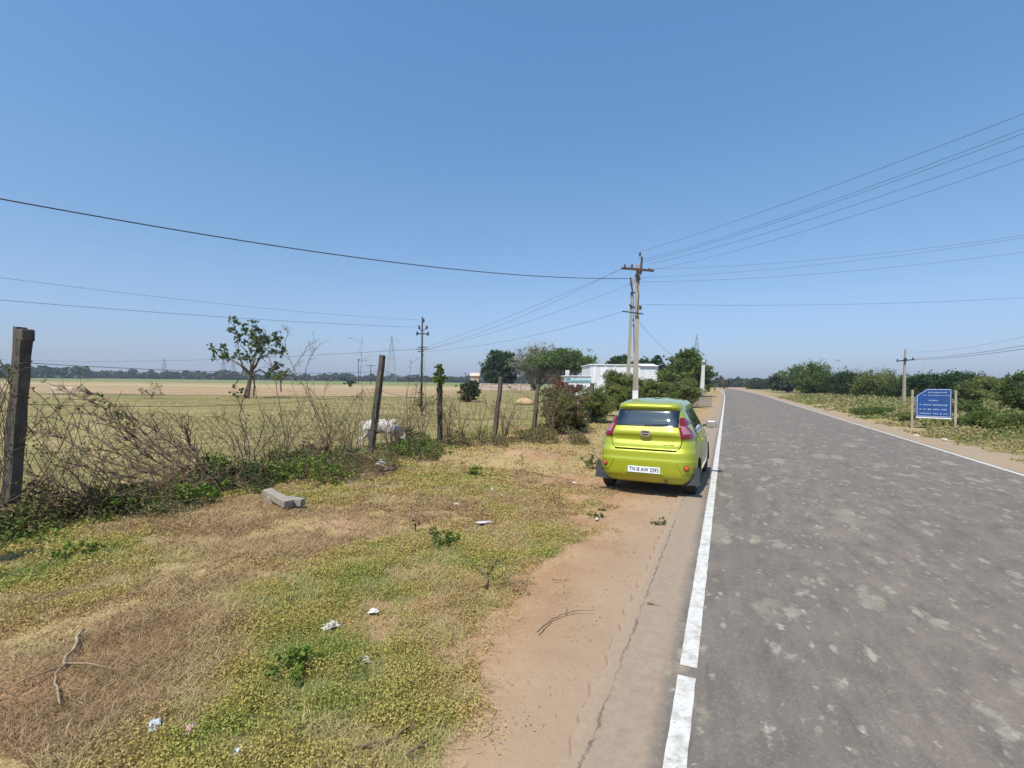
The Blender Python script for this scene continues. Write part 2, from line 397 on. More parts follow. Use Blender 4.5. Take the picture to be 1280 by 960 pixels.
# ------------------------------------------------------------------ road
def road_mat():
    m, nt, out = newmat('worn_asphalt')
    P = coords(nt, 'Position')
    sx = nt.nodes.new('ShaderNodeSeparateXYZ'); nt.links.new(P, sx.inputs[0]); x = sx.outputs[0]
    PS = coords(nt, 'Position', (1, .35, 1))
    fine = noise(nt, P, 140, 3, .8); mid = noise(nt, PS, 5, 6, .7); big = noise(nt, PS, .8, 5, .6, .3)
    base = ramp(nt, mid, [(.30, (.112, .094, .078)), (.55, (.150, .128, .107)), (.75, (.190, .162, .134))])
    # brown dust that gathers between the wheel tracks
    wob = math_(nt, 'ADD', x, math_(nt, 'MULTIPLY', math_(nt, 'SUBTRACT', big, .5), 1.6))
    tr = ramp(nt, mapr(nt, wob, -.8, 6.2), [(0, .9), (.07, .55), (.16, .15), (.27, .8), (.36, .9), (.46, .25), (.58, .55), (.70, .1), (.84, .55), (.93, .85), (1, 1)])
    du = math_(nt, 'MULTIPLY', tr, mapr(nt, mid, .35, .62))
    c = mixc(nt, math_(nt, 'MULTIPLY', du, .6), base, (.215, .168, .125))
    # pale dried patches of soil, ragged ovals of several sizes
    def spots(scale, thr, keep, seed, sy):
        w = nt.nodes.new('ShaderNodeTexVoronoi'); w.inputs['Scale'].default_value = scale
        mp = nt.nodes.new('ShaderNodeMapping'); mp.inputs['Scale'].default_value = (1, sy, 1); mp.inputs['Location'].default_value = (seed, seed*2, 0)
        mp.inputs['Rotation'].default_value = (0, 0, .35)
        dn_ = nt.nodes.new('ShaderNodeTexNoise'); dn_.inputs['Scale'].default_value = scale*2.2; dn_.inputs['Detail'].default_value = 4; nt.links.new(P, dn_.inputs['Vector'])
        ad = nt.nodes.new('ShaderNodeVectorMath'); ad.operation = 'MULTIPLY_ADD'
        nt.links.new(dn_.outputs['Color'], ad.inputs[0]); ad.inputs[1].default_value = (.95/scale,)*3; nt.links.new(P, ad.inputs[2])
        nt.links.new(ad.outputs[0], mp.inputs[0]); nt.links.new(mp.outputs[0], w.inputs['Vector'])
        sc_ = nt.nodes.new('ShaderNodeSeparateColor'); nt.links.new(w.outputs['Color'], sc_.inputs[0])
        size = math_(nt, 'MULTIPLY', sc_.outputs[0], thr)
        inside = mapr(nt, math_(nt, 'SUBTRACT', w.outputs['Distance'], size), .0, .16, 1, 0)
        k = mapr(nt, sc_.outputs[1], keep, keep+.02)
        return math_(nt, 'MULTIPLY', inside, k), sc_.outputs[2]
    for scale, thr, keep, seed, sy, amt in ((1.3, .24, .76, 4.3, .36, .5), (2.4, .32, .70, 7.7, .32, .65), (4.6, .34, .68, 2.7, .36, .7), (8, .34, .68, 3.1, .38, .75), (17, .32, .72, 5.9, .42, .85)):
        s, rnd = spots(scale, thr, keep, seed, sy)
        s = math_(nt, 'MULTIPLY', s, mapr(nt, noise(nt, P, scale*6, 5, .85), .28, .50)); s = math_(nt, 'MULTIPLY', s, mapr(nt, rnd, 0, 1, .35, 1.1))
        cc = ramp(nt, rnd, [(0, (.34, .27, .17)), (.5, (.31, .28, .205)), (.8, (.37, .345, .25)), (1, (.52, .50, .44))])
        c = mixc(nt, math_(nt, 'MULTIPLY', s, amt), c, cc)
    ag = nt.nodes.new('ShaderNodeTexVoronoi'); ag.inputs['Scale'].default_value = 75; nt.links.new(P, ag.inputs['Vector'])
    asx = nt.nodes.new('ShaderNodeSeparateColor'); nt.links.new(ag.outputs['Color'], asx.inputs[0])
    c = mixc(nt, math_(nt, 'MULTIPLY', mapr(nt, asx.outputs[0], .82, .9), .18), c, (.30, .28, .26))
    c = mixc(nt, math_(nt, 'MULTIPLY', mapr(nt, asx.outputs[1], .80, .9), .18), c, (.045, .042, .04))
    sm2 = noise(nt, coords(nt, 'Position', (2.2, .8, 1)), 9, 5, .8)
    c = mixc(nt, mapr(nt, sm2, .56, .72, 0, .30), c, (.25, .22, .19))
    c = mixc(nt, mapr(nt, sm2, .44, .30, 0, .25), c, (.075, .068, .062))
    # grit
    c = mixc(nt, mapr(nt, fine, .58, .72, 0, .28), c, (.27, .25, .23))
    c = mixc(nt, mapr(nt, fine, .42, .30, 0, .3), c, (.045, .042, .04))
    # left strip outside the white line and right strip beyond: dust lies over it
    edge = math_(nt, 'ADD', x, math_(nt, 'MULTIPLY', math_(nt, 'SUBTRACT', noise(nt, P, 11, 7, .85), .5), .16))
    c = mixc(nt, mapr(nt, edge, -.26, -.36, 0, .85), c, ramp(nt, noise(nt, P, 14, 7, .8), [(.3, (.25, .185, .130)), (.7, (.35, .268, .19))]))
    c = mixc(nt, mapr(nt, edge, -.56, -.68, 0, .9), c, ramp(nt, noise(nt, P, 20, 7, .8), [(.3, (.27, .19, .125)), (.7, (.37, .27, .18))]))
    c = mixc(nt, mapr(nt, edge, 5.66, 5.8, 0, .8), c, (.34, .25, .165))
    # tar-dark crack along the strip
    cr = math_(nt, 'ABSOLUTE', math_(nt, 'SUBTRACT', math_(nt, 'ADD', x, math_(nt, 'MULTIPLY', math_(nt, 'SUBTRACT', noise(nt, P, 5, 8, .8), .5), .14)), -.60))
    ck = math_(nt, 'MULTIPLY', mapr(nt, math_(nt, 'ADD', cr, mapr(nt, noise(nt, P, 9, 4, .8), .35, .65, 0, .009)), .014, .005), mapr(nt, noise(nt, P, 1.1, 3), .36, .46))
    c = mixc(nt, math_(nt, 'MULTIPLY', ck, .8), c, (.10, .07, .05))
    c = mixc(nt, mapr(nt, noise(nt, P, 60, 4, .8), .58, .72, 0, .35), c, (.16, .12, .09))
    # cross crack
    bsdf(nt, out, c, mapr(nt, mid, .3, .7, .75, .92), .25, 0, bump(nt, math_(nt, 'ADD', fine, math_(nt, 'MULTIPLY', mid, .12)), .5, .006))
    return m
# the road runs straight and, far off, bends slightly to the left
def road_x(y): return -.00022*np.maximum(y-70, 0)**2
ys = graded(-60, 2200, 1.0, 18, .06, 1.035)
ys = ys[ys < 420]
def strip(name, x0, x1, z, mat, jit=0.0, seed=1, thick=0.0, y0=-60, y1=420, kind='structure'):
    yy = ys[(ys >= y0) & (ys <= y1)]
    j0 = (fbm(yy*14, yy*0+seed, seed, 5)-.5)*jit*2; j1 = (fbm(yy*9, yy*0+seed, seed+5, 4)-.5)*jit*2
    xl = x0+j0+road_x(yy); xr = x1+j1+road_x(yy); n = len(yy)
    Vv = np.concatenate([np.stack([xl, yy, yy*0+z], 1), np.stack([xr, yy, yy*0+z], 1)])
    a = np.arange(n-1); Ff = np.stack([a, a+n, a+n+1, a+1], 1)
    if thick:
        Vv = np.concatenate([Vv, np.stack([xl-.03, yy, yy*0+z-thick], 1), np.stack([xr+.03, yy, yy*0+z-thick], 1)])
        Ff = np.concatenate([Ff, np.stack([a+2*n, a, a+1, a+2*n+1], 1), np.stack([a+n, a+3*n, a+3*n+1, a+n+1], 1)])
    return Vv, Ff
Vr, Fr = strip('road', ASPH_L, ASPH_R, 0, None, .055, 3, .06)
rme = npmesh('road', Vr, Fr); rme.polygons.foreach_set('use_smooth', [False]*len(rme.polygons)); rme.update()
tag(link('road', rme, road_mat()), kind='structure')
def paint_mat():
    m, nt, out = newmat('worn_road_paint')
    P = coords(nt, 'Position')
    c = ramp(nt, noise(nt, P, 9, 6, .75), [(.34, (.33, .30, .26)), (.5, (.52, .50, .46)), (.7, (.60, .585, .555))])
    c = mixc(nt, mapr(nt, noise(nt, P, 45, 5, .8), .56, .66, 0, .85), c, (.20, .17, .14))
    c = mixc(nt, mapr(nt, noise(nt, P, 6, 7, .8), .50, .70, 0, .5), c, (.42, .34, .26))
    bsdf(nt, out, c, .8, .3, 0, bump(nt, noise(nt, P, 120, 3), .3, .003)); return m
M_paint = paint_mat()
gap_y = gd(859, 840).y
parts = [strip('', LINE_X-.052, LINE_X+.052, .004, None, .004, 11, 0, -60, gap_y-.05), strip('', LINE_X-.052, LINE_X+.052, .004, None, .004, 12, 0, gap_y+.05, 420)]
nv = len(parts[0][0])
tag(link('road_edge_line', npmesh('edge_line', np.concatenate([parts[0][0], parts[1][0]]), np.concatenate([parts[0][1], parts[1][1]+nv])), M_paint), kind='structure')
a, b = strip('', RLINE_X-.05, RLINE_X+.05, .004, None, .004, 14)
tag(link('road_edge_line', npmesh('edge_line_far_side', a, b), M_paint), kind='structure')

# ------------------------------------------------------------------ low ground cover
rng = np.random.default_rng(5)
def infront(x, y, m=1.25):
    d = x*f0.x+y*f0.y; c = x*r0.x+y*r0.y
    return (d > .8) & (np.abs(c) < d*1.05*m+1)
def scatter(n, x0, x1, y0, y1, dens):
    x = rng.uniform(x0, x1, n); y = rng.uniform(y0, y1, n)
    k = infront(x, y) & (rng.random(n) < dens(x, y)); return x[k], y[k]
def distfade(x, y, near, p=1.5):
    d = np.hypot(x, y); return np.clip((near/np.maximum(d, near))**p, 0, 1)
LOCK = lambda x: (x < ASPH_L-.12)
def gcover(x, y):  # how much grows here
    return (1-soil(x, y))*LOCK(x)
# creeping weeds with small round leaves
M_weed = leafmat('creeping_weed', [(0, (.24, .14, .075)), (.22, (.40, .27, .13)), (.48, (.50, .38, .125)), (.74, (.38, .36, .085)), (1, (.21, .26, .055))], .3)
def weed(n, x0, x1, y0, y1, near, size):
    x, y = scatter(n, x0, x1, y0, y1, lambda x, y: gcover(x, y)*sstep(.05, .55, green(x, y)+.15)*distfade(x, y, near, 2))
    clump = fbm(x*5, y*5, 83, 3)
    k = rng.random(len(x)) < sstep(.30, .62, clump); x, y, clump = x[k], y[k], clump[k]
    g = green(x, y)
    z = hgt(x, y)+rng.random(len(x))**1.5*(.015+.11*g*clump)+.006
    d = np.hypot(x, y)
    v = np.clip(g*.72+rng.normal(0, .15, len(x))+.15+(fbm(x*3, y*3, 91, 2)-.5)*.5, 0, 1)
    L = size*rng.uniform(.6, 1.3, len(x))*np.clip(d/near, 1, 3)
    return np.stack([x, y, z], 1), L, v
a1 = weed(2300000, -9, -.8, 1.2, 9, 4.2, .0125)
a2 = weed(400000, -8.5, -.8, 8, 22, 4.2, .018)
C = np.concatenate([a1[0], a2[0]]); L = np.concatenate([a1[1], a2[1]]); v = np.concatenate([a1[2], a2[2]])
me = leaves(C, L, .8, rng, .15, v, 'creeping_weeds')
tag(link('creeping_weeds', me, M_weed), kind='stuff'); print('weeds', len(C))
# grass blades
M_grass = leafmat('grass_blades', [(0, (.34, .22, .12)), (.3, (.52, .385, .21)), (.55, (.48, .40, .17)), (.78, (.30, .32, .10)), (1, (.15, .22, .05))], .3)
def blades(x, y, hh, v, lean=.9, w=.0019, name='grass'):
    n = len(x); z = hgt(x, y)-.004
    d = np.hypot(x, y)
    ang = rng.uniform(0, 2*np.pi, n); ln = np.abs(rng.normal(lean, .45, n))
    D = np.stack([np.cos(ang)*ln, np.sin(ang)*ln, np.ones(n)], 1); D /= np.linalg.norm(D, axis=1, keepdims=True)
    a2_ = ang+rng.normal(0, .5, n); D2 = np.stack([np.cos(a2_)*(ln+.35), np.sin(a2_)*(ln+.35), np.full(n, .7)], 1); D2 /= np.linalg.norm(D2, axis=1, keepdims=True)
    sa = rng.uniform(0, 2*np.pi, n); S = np.stack([np.cos(sa), np.sin(sa), np.zeros(n)], 1)
    ww = (w*rng.uniform(.6, 1.4, n)*np.clip(d/4, 1, 3.5)).reshape(n, 1)
    B = np.stack([x, y, z], 1); M = B+D*hh.reshape(n, 1)*.55; T = M+D2*hh.reshape(n, 1)*.5
    Vv = np.stack([B-S*ww, B+S*ww, M+S*ww*.8, T, M-S*ww*.8], 1).reshape(-1, 3)
    i5 = np.arange(n)*5
    Ff = np.stack([i5, i5+1, i5+2, i5+4], 1); F2 = np.stack([i5+4, i5+2, i5+3, i5+3], 1)
    # tips as triangles kept in a second mesh step: use quads collapsed is invalid, so put a midpoint
    T2 = T+S*ww*.15
    Vv = np.stack([B-S*ww, B+S*ww, M+S*ww*.8, T2, T, M-S*ww*.8], 1).reshape(-1, 3)
    i6 = np.arange(n)*6
    Ff = np.concatenate([np.stack([i6, i6+1, i6+2, i6+5], 1), np.stack([i6+5, i6+2, i6+3, i6+4], 1)])
    return npmesh(name, Vv, Ff, {'v': np.concatenate([v, v])})
gX = []; gY = []
for (n, bx, near) in ((1000000, (-9, -.8, 1.2, 9), 4.5), (330000, (-8.5, -.8, 8, 24), 4.5)):
    x, y = scatter(n, *bx, lambda x, y: np.clip(gcover(x, y)+.03*(fbm(x*2, y*2, 4) > .52)*LOCK(x), 0, 1)*distfade(x, y, near, 1.7))
    k = rng.random(len(x)) < sstep(.25, .6, fbm(x*3.3, y*3.3, 101, 3)); gX.append(x[k]); gY.append(y[k])
x = np.concatenate(gX); y = np.concatenate(gY)
g = green(x, y)
v = np.clip(.12+g*.72+rng.normal(0, .16, len(x))+(fbm(x*2.2, y*2.2, 105, 2)-.5)*.7, 0, 1)
hh = rng.uniform(.02, .085, len(x))*(.6+1.2*fbm(x*1.5, y*1.5, 107))
tag(link('short_grass', blades(x, y, hh, v, 1.5), M_grass), kind='stuff'); print('grass', len(x))
n = 26000
x = rng.uniform(-4.5, ASPH_L-.1, n); y = rng.uniform(1.4, 13, n)
k = (rng.random(n) < soil(x, y)*distfade(x, y, 4, 1.5)*sstep(.42, .62, fbm(x*1.8, y*1.8, 171, 4))*(.25+sstep(-1.2, -2.2, x))); x, y = x[k], y[k]
D = rng.normal(size=(len(x), 3)); D[:, 2] *= .15
tag(link('leaf_litter', leaves(np.stack([x, y, hgt(x, y)+.004], 1), rng.uniform(.006, .026, len(x)), .35, rng, 0, rng.random(len(x)), 'leaf_litter', D), leafmat('litter_bits', [(0, (.10, .06, .035)), (.5, (.26, .17, .10)), (1, (.46, .34, .20))], .1)), kind='stuff')
# taller green weeds along the fence foot
M_lush = leafmat('fence_weed_leaf', [(0, (.16, .10, .06)), (.3, (.24, .19, .08)), (.5, (.17, .20, .045)), (.8, (.11, .17, .028)), (1, (.24, .29, .05))], .3)
def lush(n, fx, hscale, name):
    t = rng.uniform(2.2, 19.5, n); off = rng.normal(0, .42, n)
    x = fx(t)+off+.12; y = t
    dn = fbm(x*1.1, y*1.1, 131, 3)
    k = infront(x, y) & (rng.random(n) < sstep(.40, .62, dn)*distfade(x, y, 6, 1.5)); x, y, dn, off = x[k], y[k], dn[k], off[k]
    hm = hscale*sstep(.38, .75, dn)*np.exp(-(off/.55)**2)
    z = hgt(x, y)+rng.random(len(x))**.8*hm*(.4+.9*vnoise(x*3.5, y*3.5, 5))
    v = np.clip(rng.normal(.42, .2, len(x))+(fbm(x*1.5, y*1.5, 3, 2)-.5)*1.5, 0, 1)
    L = rng.uniform(.03, .06, len(x))*np.clip(np.hypot(x, y)/7, 1, 2.2)
    return np.stack([x, y, z], 1), L, v
FPX = [gd(12, 665), gd(462, 566), gd(550, 556), gd(617, 550), gd(666, 545)]
_fy = [p.y for p in FPX]; _fx = [p.x for p in FPX]
fence_x = lambda t: np.interp(t, [-4]+_fy+[24], [FPX[0].x-.1]+_fx+[-5.2])
C, L, v = lush(150000, fence_x, .55, 'w')
tag(link('fence_weeds', leaves(C, L, .62, rng, .3, v, 'fence_weeds'), M_lush), kind='stuff'); print('lush', len(C))
# sparse tufts in the field behind the fence
n = 60000
x = rng.uniform(-60, -8.2, n); y = rng.uniform(0, 60, n)
k = infront(x, y, 1.05) & (rng.random(n) < distfade(x, y, 18, 1.2)*sstep(.36, .56, fbm(x*.8, y*.8, 7, 4))); x, y = x[k], y[k]
v = np.clip(rng.normal(.52, .2, len(x))+(fbm(x*.3, y*.3, 8)-.5)*.9, 0, 1)
hh = rng.uniform(.05, .14, len(x))
tag(link('field_grass', blades(x, y, hh, v, 1.1, .006, 'field_grass'), M_grass), kind='stuff')
# growth on the far side of the road
def rside(n, x0, x1, y0, y1, dens, hs, Ls):
    x = rng.uniform(x0, x1, n); y = rng.uniform(y0, y1, n)
    dn = fbm(x*.9, y*.6, 151, 4)
    k = infront(x, y, 1.1) & (rng.random(n) < sstep(.36, .58, dn)*(1-soil(x, y))*dens); x, y, dn = x[k], y[k], dn[k]
    z = hgt(x, y)+rng.random(len(x))*hs*sstep(.35, .7, dn)*np.clip((x-6.8)/2.5, .1, 1)
    v = np.clip(rng.normal(.45, .2, len(x))+(fbm(x*.7, y*.7, 9, 3)-.5)*1.1, 0, 1)
    return np.stack([x, y, z], 1), rng.uniform(.6, 1.4, len(x))*Ls*np.clip(np.hypot(x, y)/16, 1, 3), v
A = rside(110000, 6.6, 22, 9, 34, .9, .55, .07); B = rside(60000, 6.6, 34, 30, 85, .9, .7, .07)
M_rw = leafmat('roadside_weeds', [(0, (.32, .22, .12)), (.3, (.34, .29, .13)), (.5, (.22, .24, .075)), (1, (.11, .17, .04))], .3)
tag(link('roadside_weeds', leaves(np.concatenate([A[0], B[0]]), np.concatenate([A[1], B[1]]), .5, rng, .6, np.concatenate([A[2], B[2]])), M_rw), kind='stuff')
# ------------------------------------------------------------------ the hatchback
def curve(tab):
    zs = np.array([t[0] for t in tab]); vs = np.array([t[1] for t in tab])
    def f(z):
        z = np.asarray(z, float)
        i = np.clip(np.searchsorted(zs, z)-1, 0, len(zs)-2)
        h = zs[i+1]-zs[i]; t = np.clip((z-zs[i])/h, 0, 1)
        def sl(k):
            k0 = np.clip(k-1, 0, len(zs)-1); k1 = np.clip(k+1, 0, len(zs)-1)
            return (vs[k1]-vs[k0])/(zs[k1]-zs[k0]+1e-9)
        m0 = sl(i)*h; m1 = sl(i+1)*h
        d = vs[i+1]-vs[i]
        m0 = np.where(m0*d <= 0, 0, np.sign(d)*np.minimum(np.abs(m0), 3*np.abs(d))); m1 = np.where(m1*d <= 0, 0, np.sign(d)*np.minimum(np.abs(m1), 3*np.abs(d)))
        return (2*t**3-3*t**2+1)*vs[i]+(t**3-2*t**2+t)*m0+(-2*t**3+3*t**2)*vs[i+1]+(t**3-t**2)*m1
    return f
Wf = curve([(.20, .74), (.26, .77), (.32, .782), (.40, .79), (.60, .797), (.72, .788), (.84, .775), (.93, .752), (1.00, .72), (1.10, .672), (1.22, .615), (1.34, .56), (1.42, .53), (1.47, .505), (1.505, .45), (1.53, .34), (1.545, .02)])
LRf = curve([(.20, 1.58), (.26, 1.635), (.32, 1.68), (.38, 1.70), (.54, 1.715), (.575, 1.715), (.60, 1.70), (.70, 1.692), (.735, 1.685), (.75, 1.645), (.80, 1.628), (.90, 1.595), (.97, 1.615), (1.05, 1.60), (1.09, 1.562), (1.20, 1.50), (1.36, 1.395), (1.385, 1.395), (1.41, 1.425), (1.445, 1.42), (1.475, 1.33), (1.505, 1.12), (1.53, .75), (1.545, .05)])
LFf = curve([(.20, 1.60), (.30, 1.68), (.50, 1.715), (.70, 1.69), (.80, 1.60), (.87, 1.45), (.93, 1.22), (.98, 1.00), (1.05, .86), (1.20, .63), (1.35, .40), (1.44, .22), (1.48, .05), (1.505, -.1), (1.53, -.3), (1.545, -.6)])
NR, NF = 7.6, 3.6
def cpt(t, z, off=0.0):
    """point on the shell: t angle (0 = right side +x, -pi/2 = rear), z height; off moves outward"""
    w = float(Wf(z)); s, c = math.sin(t), math.cos(t)
    n = NR if s < 0 else NF
    L = float(LRf(z)) if s < 0 else float(LFf(z))
    x = w*math.copysign(abs(c)**(2/n), c); y = L*math.copysign(abs(s)**(2/n), s)
    p = Vector((x, y, z))
    if off:
        e = 1e-3
        a = cpt(t+e, z)-cpt(t-e, z); b = cpt(t, min(z+.006, 1.544))-cpt(t, z-.006)
        nn = a.cross(b)
        if nn.length > 1e-12:
            nn.normalize()
            p = p+nn*off
    return p
def t_rear(x, z):   # angle for a given x on the rear
    w = float(Wf(z)); q = min(abs(x)/w, .99999); c = q**(NR/2); return -math.acos(math.copysign(c, x))
def t_side(y, z, sg):   # angle for a given y on the side sg
    if y < 0: q = min(-y/float(LRf(z)), .99999); s = -(q**(NR/2))
    else: q = min(y/float(LFf(z)), .99999); s = q**(NF/2)
    t = math.asin(s); return t if sg > 0 else (math.pi-t)
def panel(rows, name, mat, parent, off=.006, n=20, skirt=.02, keep=None, smooth=True, disp=None):
    """rows: (z, tA, tB) skin patch following the shell with a folded-in rim"""
    mb = MB(); P = []
    m = len(rows)
    for r, (z, ta, tb) in enumerate(rows):
        for k in range(n+1):
            t = ta+(tb-ta)*k/n
            o = off+(disp(r, k, z) if disp else 0)
            P.append(cpt(t, z, o))
    fs = []
    for r in range(m-1):
        for k in range(n):
            if keep and not keep(r, k): continue
            a = r*(n+1)+k; fs.append((a, a+1, a+n+2, a+n+1))
    mb.add(P, fs)
    if skirt:
        rim = [(r, 0) for r in range(m)]+[(m-1, k) for k in range(1, n+1)]+[(r, n) for r in range(m-2, -1, -1)]+[(0, k) for k in range(n-1, 0, -1)]
        outer = [P[r*(n+1)+k] for r, k in rim]; inner = []
        for r, k in rim:
            z, ta, tb = rows[r]; t = ta+(tb-ta)*k/n; inner.append(cpt(t, z, off-skirt))
        q = len(rim)
        mb.add(outer+inner, [(i, (i+1) % q, q+(i+1) % q, q+i) for i in range(q)])
    o = mb.build(name, mat, parent)
    bm = bmesh.new(); bm.from_mesh(o.data); bmesh.ops.remove_doubles(bm, verts=bm.verts, dist=1e-5); bmesh.ops.delete(bm, geom=[v for v in bm.verts if not v.link_faces], context='VERTS'); bmesh.ops.recalc_face_normals(bm, faces=bm.faces)
    for e in bm.edges:
        if len(e.link_faces) == 2 and e.calc_face_angle(0) > .7: e.smooth = False
    bm.to_mesh(o.data); bm.free()
    if smooth: o.data.polygons.foreach_set('use_smooth', [True]*len(o.data.polygons))
    return o

def paintmat():
    m, nt, out = newmat('lime_car_paint')
    P = coords(nt, 'Object')
    c = mixc(nt, mapr(nt, noise(nt, P, 3, 5, .6), .4, .8, 0, .10), (.36, .395, .012), (.33, .35, .06))
    fl = noise(nt, P, 900, 2)
    p = bsdf(nt, out, c, .42, .5, .25, bump(nt, fl, .06, .001), 1.0)
    p.inputs['Coat Roughness'].default_value = .03
    return m
M_car = paintmat()
def plain(name, c, rough=.4, spec=.5, metal=0.0, coat=0.0):
    m, nt, out = newmat(name); bsdf(nt, out, c, rough, spec, metal, None, coat); return m
M_blackgl = plain('black_gloss', (.012, .012, .014), .12, .6)
M_blackpl = worn('black_plastic', (.018, .018, .019), (.04, .038, .036), 9, .65, .4, .2, .003)
M_flap = worn('grey_rubber_flap', (.028, .03, .034), (.055, .058, .062), 7, .7, .35, .2, .003)
M_tyre = worn('tyre_rubber', (.022, .021, .02), (.06, .05, .042), 12, .85, .25, .3, .003)
M_silver = plain('silver_rim', (.55, .56, .58), .35, .5, .8)
M_chrome = plain('chrome', (.75, .76, .78), .12, .5, 1.0)
M_lampred = plain('lamp_red', (.17, .005, .012), .2, .5, 0, .6)
M_lampclr = plain('lamp_clear', (.36, .14, .16), .25, .5, .1, .6)
M_amber = plain('reflector_red', (.75, .09, .02), .25, .6, 0, .6)
M_seat = worn('seat_cloth', (.05, .05, .055), (.09, .09, .10), 20, .9, .2, .2, .004)
M_seatl = plain('headrest_light', (.22, .23, .25), .8, .2)
M_plate = plain('plate_white', (.78, .80, .84), .45, .4)
M_ink = plain('black_lettering', (.01, .01, .02), .5, .3)
M_blue = plain('badge_blue', (.02, .05, .16), .25, .5, .3)
M_dgap = plain('panel_gap', (.01, .01, .008), .8, .1)
def glassmat(name, tint, k=.0):
    m, nt, out = newmat(name)
    t = nt.nodes.new('ShaderNodeBsdfTransparent'); t.inputs[0].default_value = (*tint, 1)
    g = nt.nodes.new('ShaderNodeBsdfGlossy'); g.inputs['Roughness'].default_value = .03; g.inputs[0].default_value = (.9, .95, 1, 1)
    f = nt.nodes.new('ShaderNodeFresnel'); f.inputs[0].default_value = 1.6
    fac = math_(nt, 'ADD', math_(nt, 'MULTIPLY', f.outputs[0], 1.2), k, clamp=True)
    mx = nt.nodes.new('ShaderNodeMixShader'); nt.links.new(fac, mx.inputs[0]); nt.links.new(t.outputs[0], mx.inputs[1]); nt.links.new(g.outputs[0], mx.inputs[2])
    nt.links.new(mx.outputs[0], out.inputs[0]); return m
M_glass = glassmat('car_glass', (.72, .78, .78), .07)
M_glassd = glassmat('dim_glass', (.45, .52, .52), .06)

CAR = empty('hatchback_car', (-1.145, 9.86, -.01), R(-1.8), 'lime green hatchback parked half off the road beside the white edge line', 'car')
# --- shell with openings for the glass and the wheels
lev = [.20, .23, .26, .29, .32, .35, .38, .42, .46, .50, .54, .57, .60, .615, .63, .66, .69, .72, .745, .77, .80, .83, .86, .90, .93, .97, 1.0, 1.03, 1.08, 1.12, 1.16, 1.20, 1.24, 1.28, 1.32, 1.36, 1.385, 1.41, 1.44, 1.46, 1.475, 1.49, 1.505, 1.518, 1.53, 1.538, 1.545]
NT = 144
vs = []; 
for z in lev:
    for k in range(NT): vs.append(cpt(2*math.pi*k/NT, z))
AX_R, AX_F, TR = -1.165, 1.18, .285
def opening(c):
    x, y, z = c
    if y < -1.2 and abs(x) < .48 and 1.13 < z < 1.35: return True
    if y > .3 and 1.02 < z < 1.38 and abs(x) < .52: return True
    if abs(x) > .5 and 1.02 < z < 1.36 and -1.02 < y < .62 - (z-1.02)*.8: return True
    for ay in (AX_R, AX_F):
        if abs(x) > .45 and (y-ay)**2+(z-.28)**2 < .335**2: return True
    return False
fs = []
for r in range(len(lev)-1):
    for k in range(NT):
        k2 = (k+1) % NT
        f = (r*NT+k, r*NT+k2, (r+1)*NT+k2, (r+1)*NT+k)
        c = sum((vs[i] for i in f), Vector())/4
        if not opening(c): fs.append(f)
fs.append(tuple((len(lev)-1)*NT+k for k in range(NT))); fs.append(tuple(range(NT-1, -1, -1)))
body = MB().add(vs, fs).build('body', M_car, CAR, True)
bm = bmesh.new(); bm.from_mesh(body.data)
# pull the ragged rim of the wheel cut-outs onto a true circle
for e in [e for e in bm.edges if e.is_boundary]:
    for v_ in e.verts:
        for ay in (AX_R, AX_F):
            dy, dz = v_.co.y-ay, v_.co.z-.28; rr = math.hypot(dy, dz)
            if abs(v_.co.x) > .45 and rr < .42: v_.co.y = ay+dy/rr*.335; v_.co.z = max(.2, .28+dz/rr*.335)
bmesh.ops.recalc_face_normals(bm, faces=bm.faces); bm.to_mesh(body.data); bm.free()
body.data.polygons.foreach_set('use_smooth', [True]*len(body.data.polygons))
# dark liner of the wheel arches and arch lip
for nm, ay in (('rear', AX_R), ('front', AX_F)):
    for sg in (-1, 1):
        mb = MB(); pts = []
        K = 18; V_ = []
        for k in range(K+1):
            a = math.pi*(-.06+1.12*k/K); yy, zz = ay+.342*math.cos(a), .28+.342*math.sin(a)
            V_ += [Vector((sg*.775, yy, max(zz, .2))), Vector((sg*.42, yy, max(zz, .2)))]
        mb.add(V_, [(2*k, 2*k+2, 2*k+3, 2*k+1) for k in range(K)])
        mb.build('wheel_arch_liner', M_blackpl, CAR, True)
# underfloor
MB().box((0, 0, .24), (1.34, 2.9, .10), None, .02).box((0, -1.35, .30), (1.1, .35, .14), None, .03).build('underfloor', M_blackpl, CAR)
mb = MB(); mb.tube([(.28, -1.0, .22), (.30, -1.45, .22), (.33, -1.68, .235)], .022, 10); mb.build('exhaust_pipe', M_rust, CAR, True)
# --- tailgate: raised skin with a folded rim, concave below the emblem
tz = [.745, .755, .77, .80, .83, .86, .89, .92, .945, .965, .985, 1.01, 1.04, 1.07, 1.095, 1.105]
def thw(z): return float(np.interp(z, [.745, .755, .77, .80, .86, .95, 1.10], [.475, .50, .515, .53, .548, .545, .50]))
def tdisp(r, k, z):
    u = abs(k/28-.5)*2
    pocket = -.017*math.exp(-((z-.925)/.045)**2)*(1-u**4)      # light catching hollow
    ridge = .004*math.exp(-((z-.985)/.030)**2)*(1-u**6)
    lip = .004*math.exp(-((z-.80)/.03)**2)*(1-u**6)
    return pocket+ridge+lip
panel([(z, t_rear(-thw(z), z), t_rear(thw(z), z)) for z in tz], 'tailgate', M_car, CAR, .008, 28, .03, None, True, tdisp)
panel([(z, t_rear(-thw(z)-.011, z), t_rear(thw(z)+.011, z)) for z in [.734]+tz], 'tailgate_seam', M_dgap, CAR, .0025, 28, .0, lambda r, k: r < 2 or k < 1 or k > 26, True)
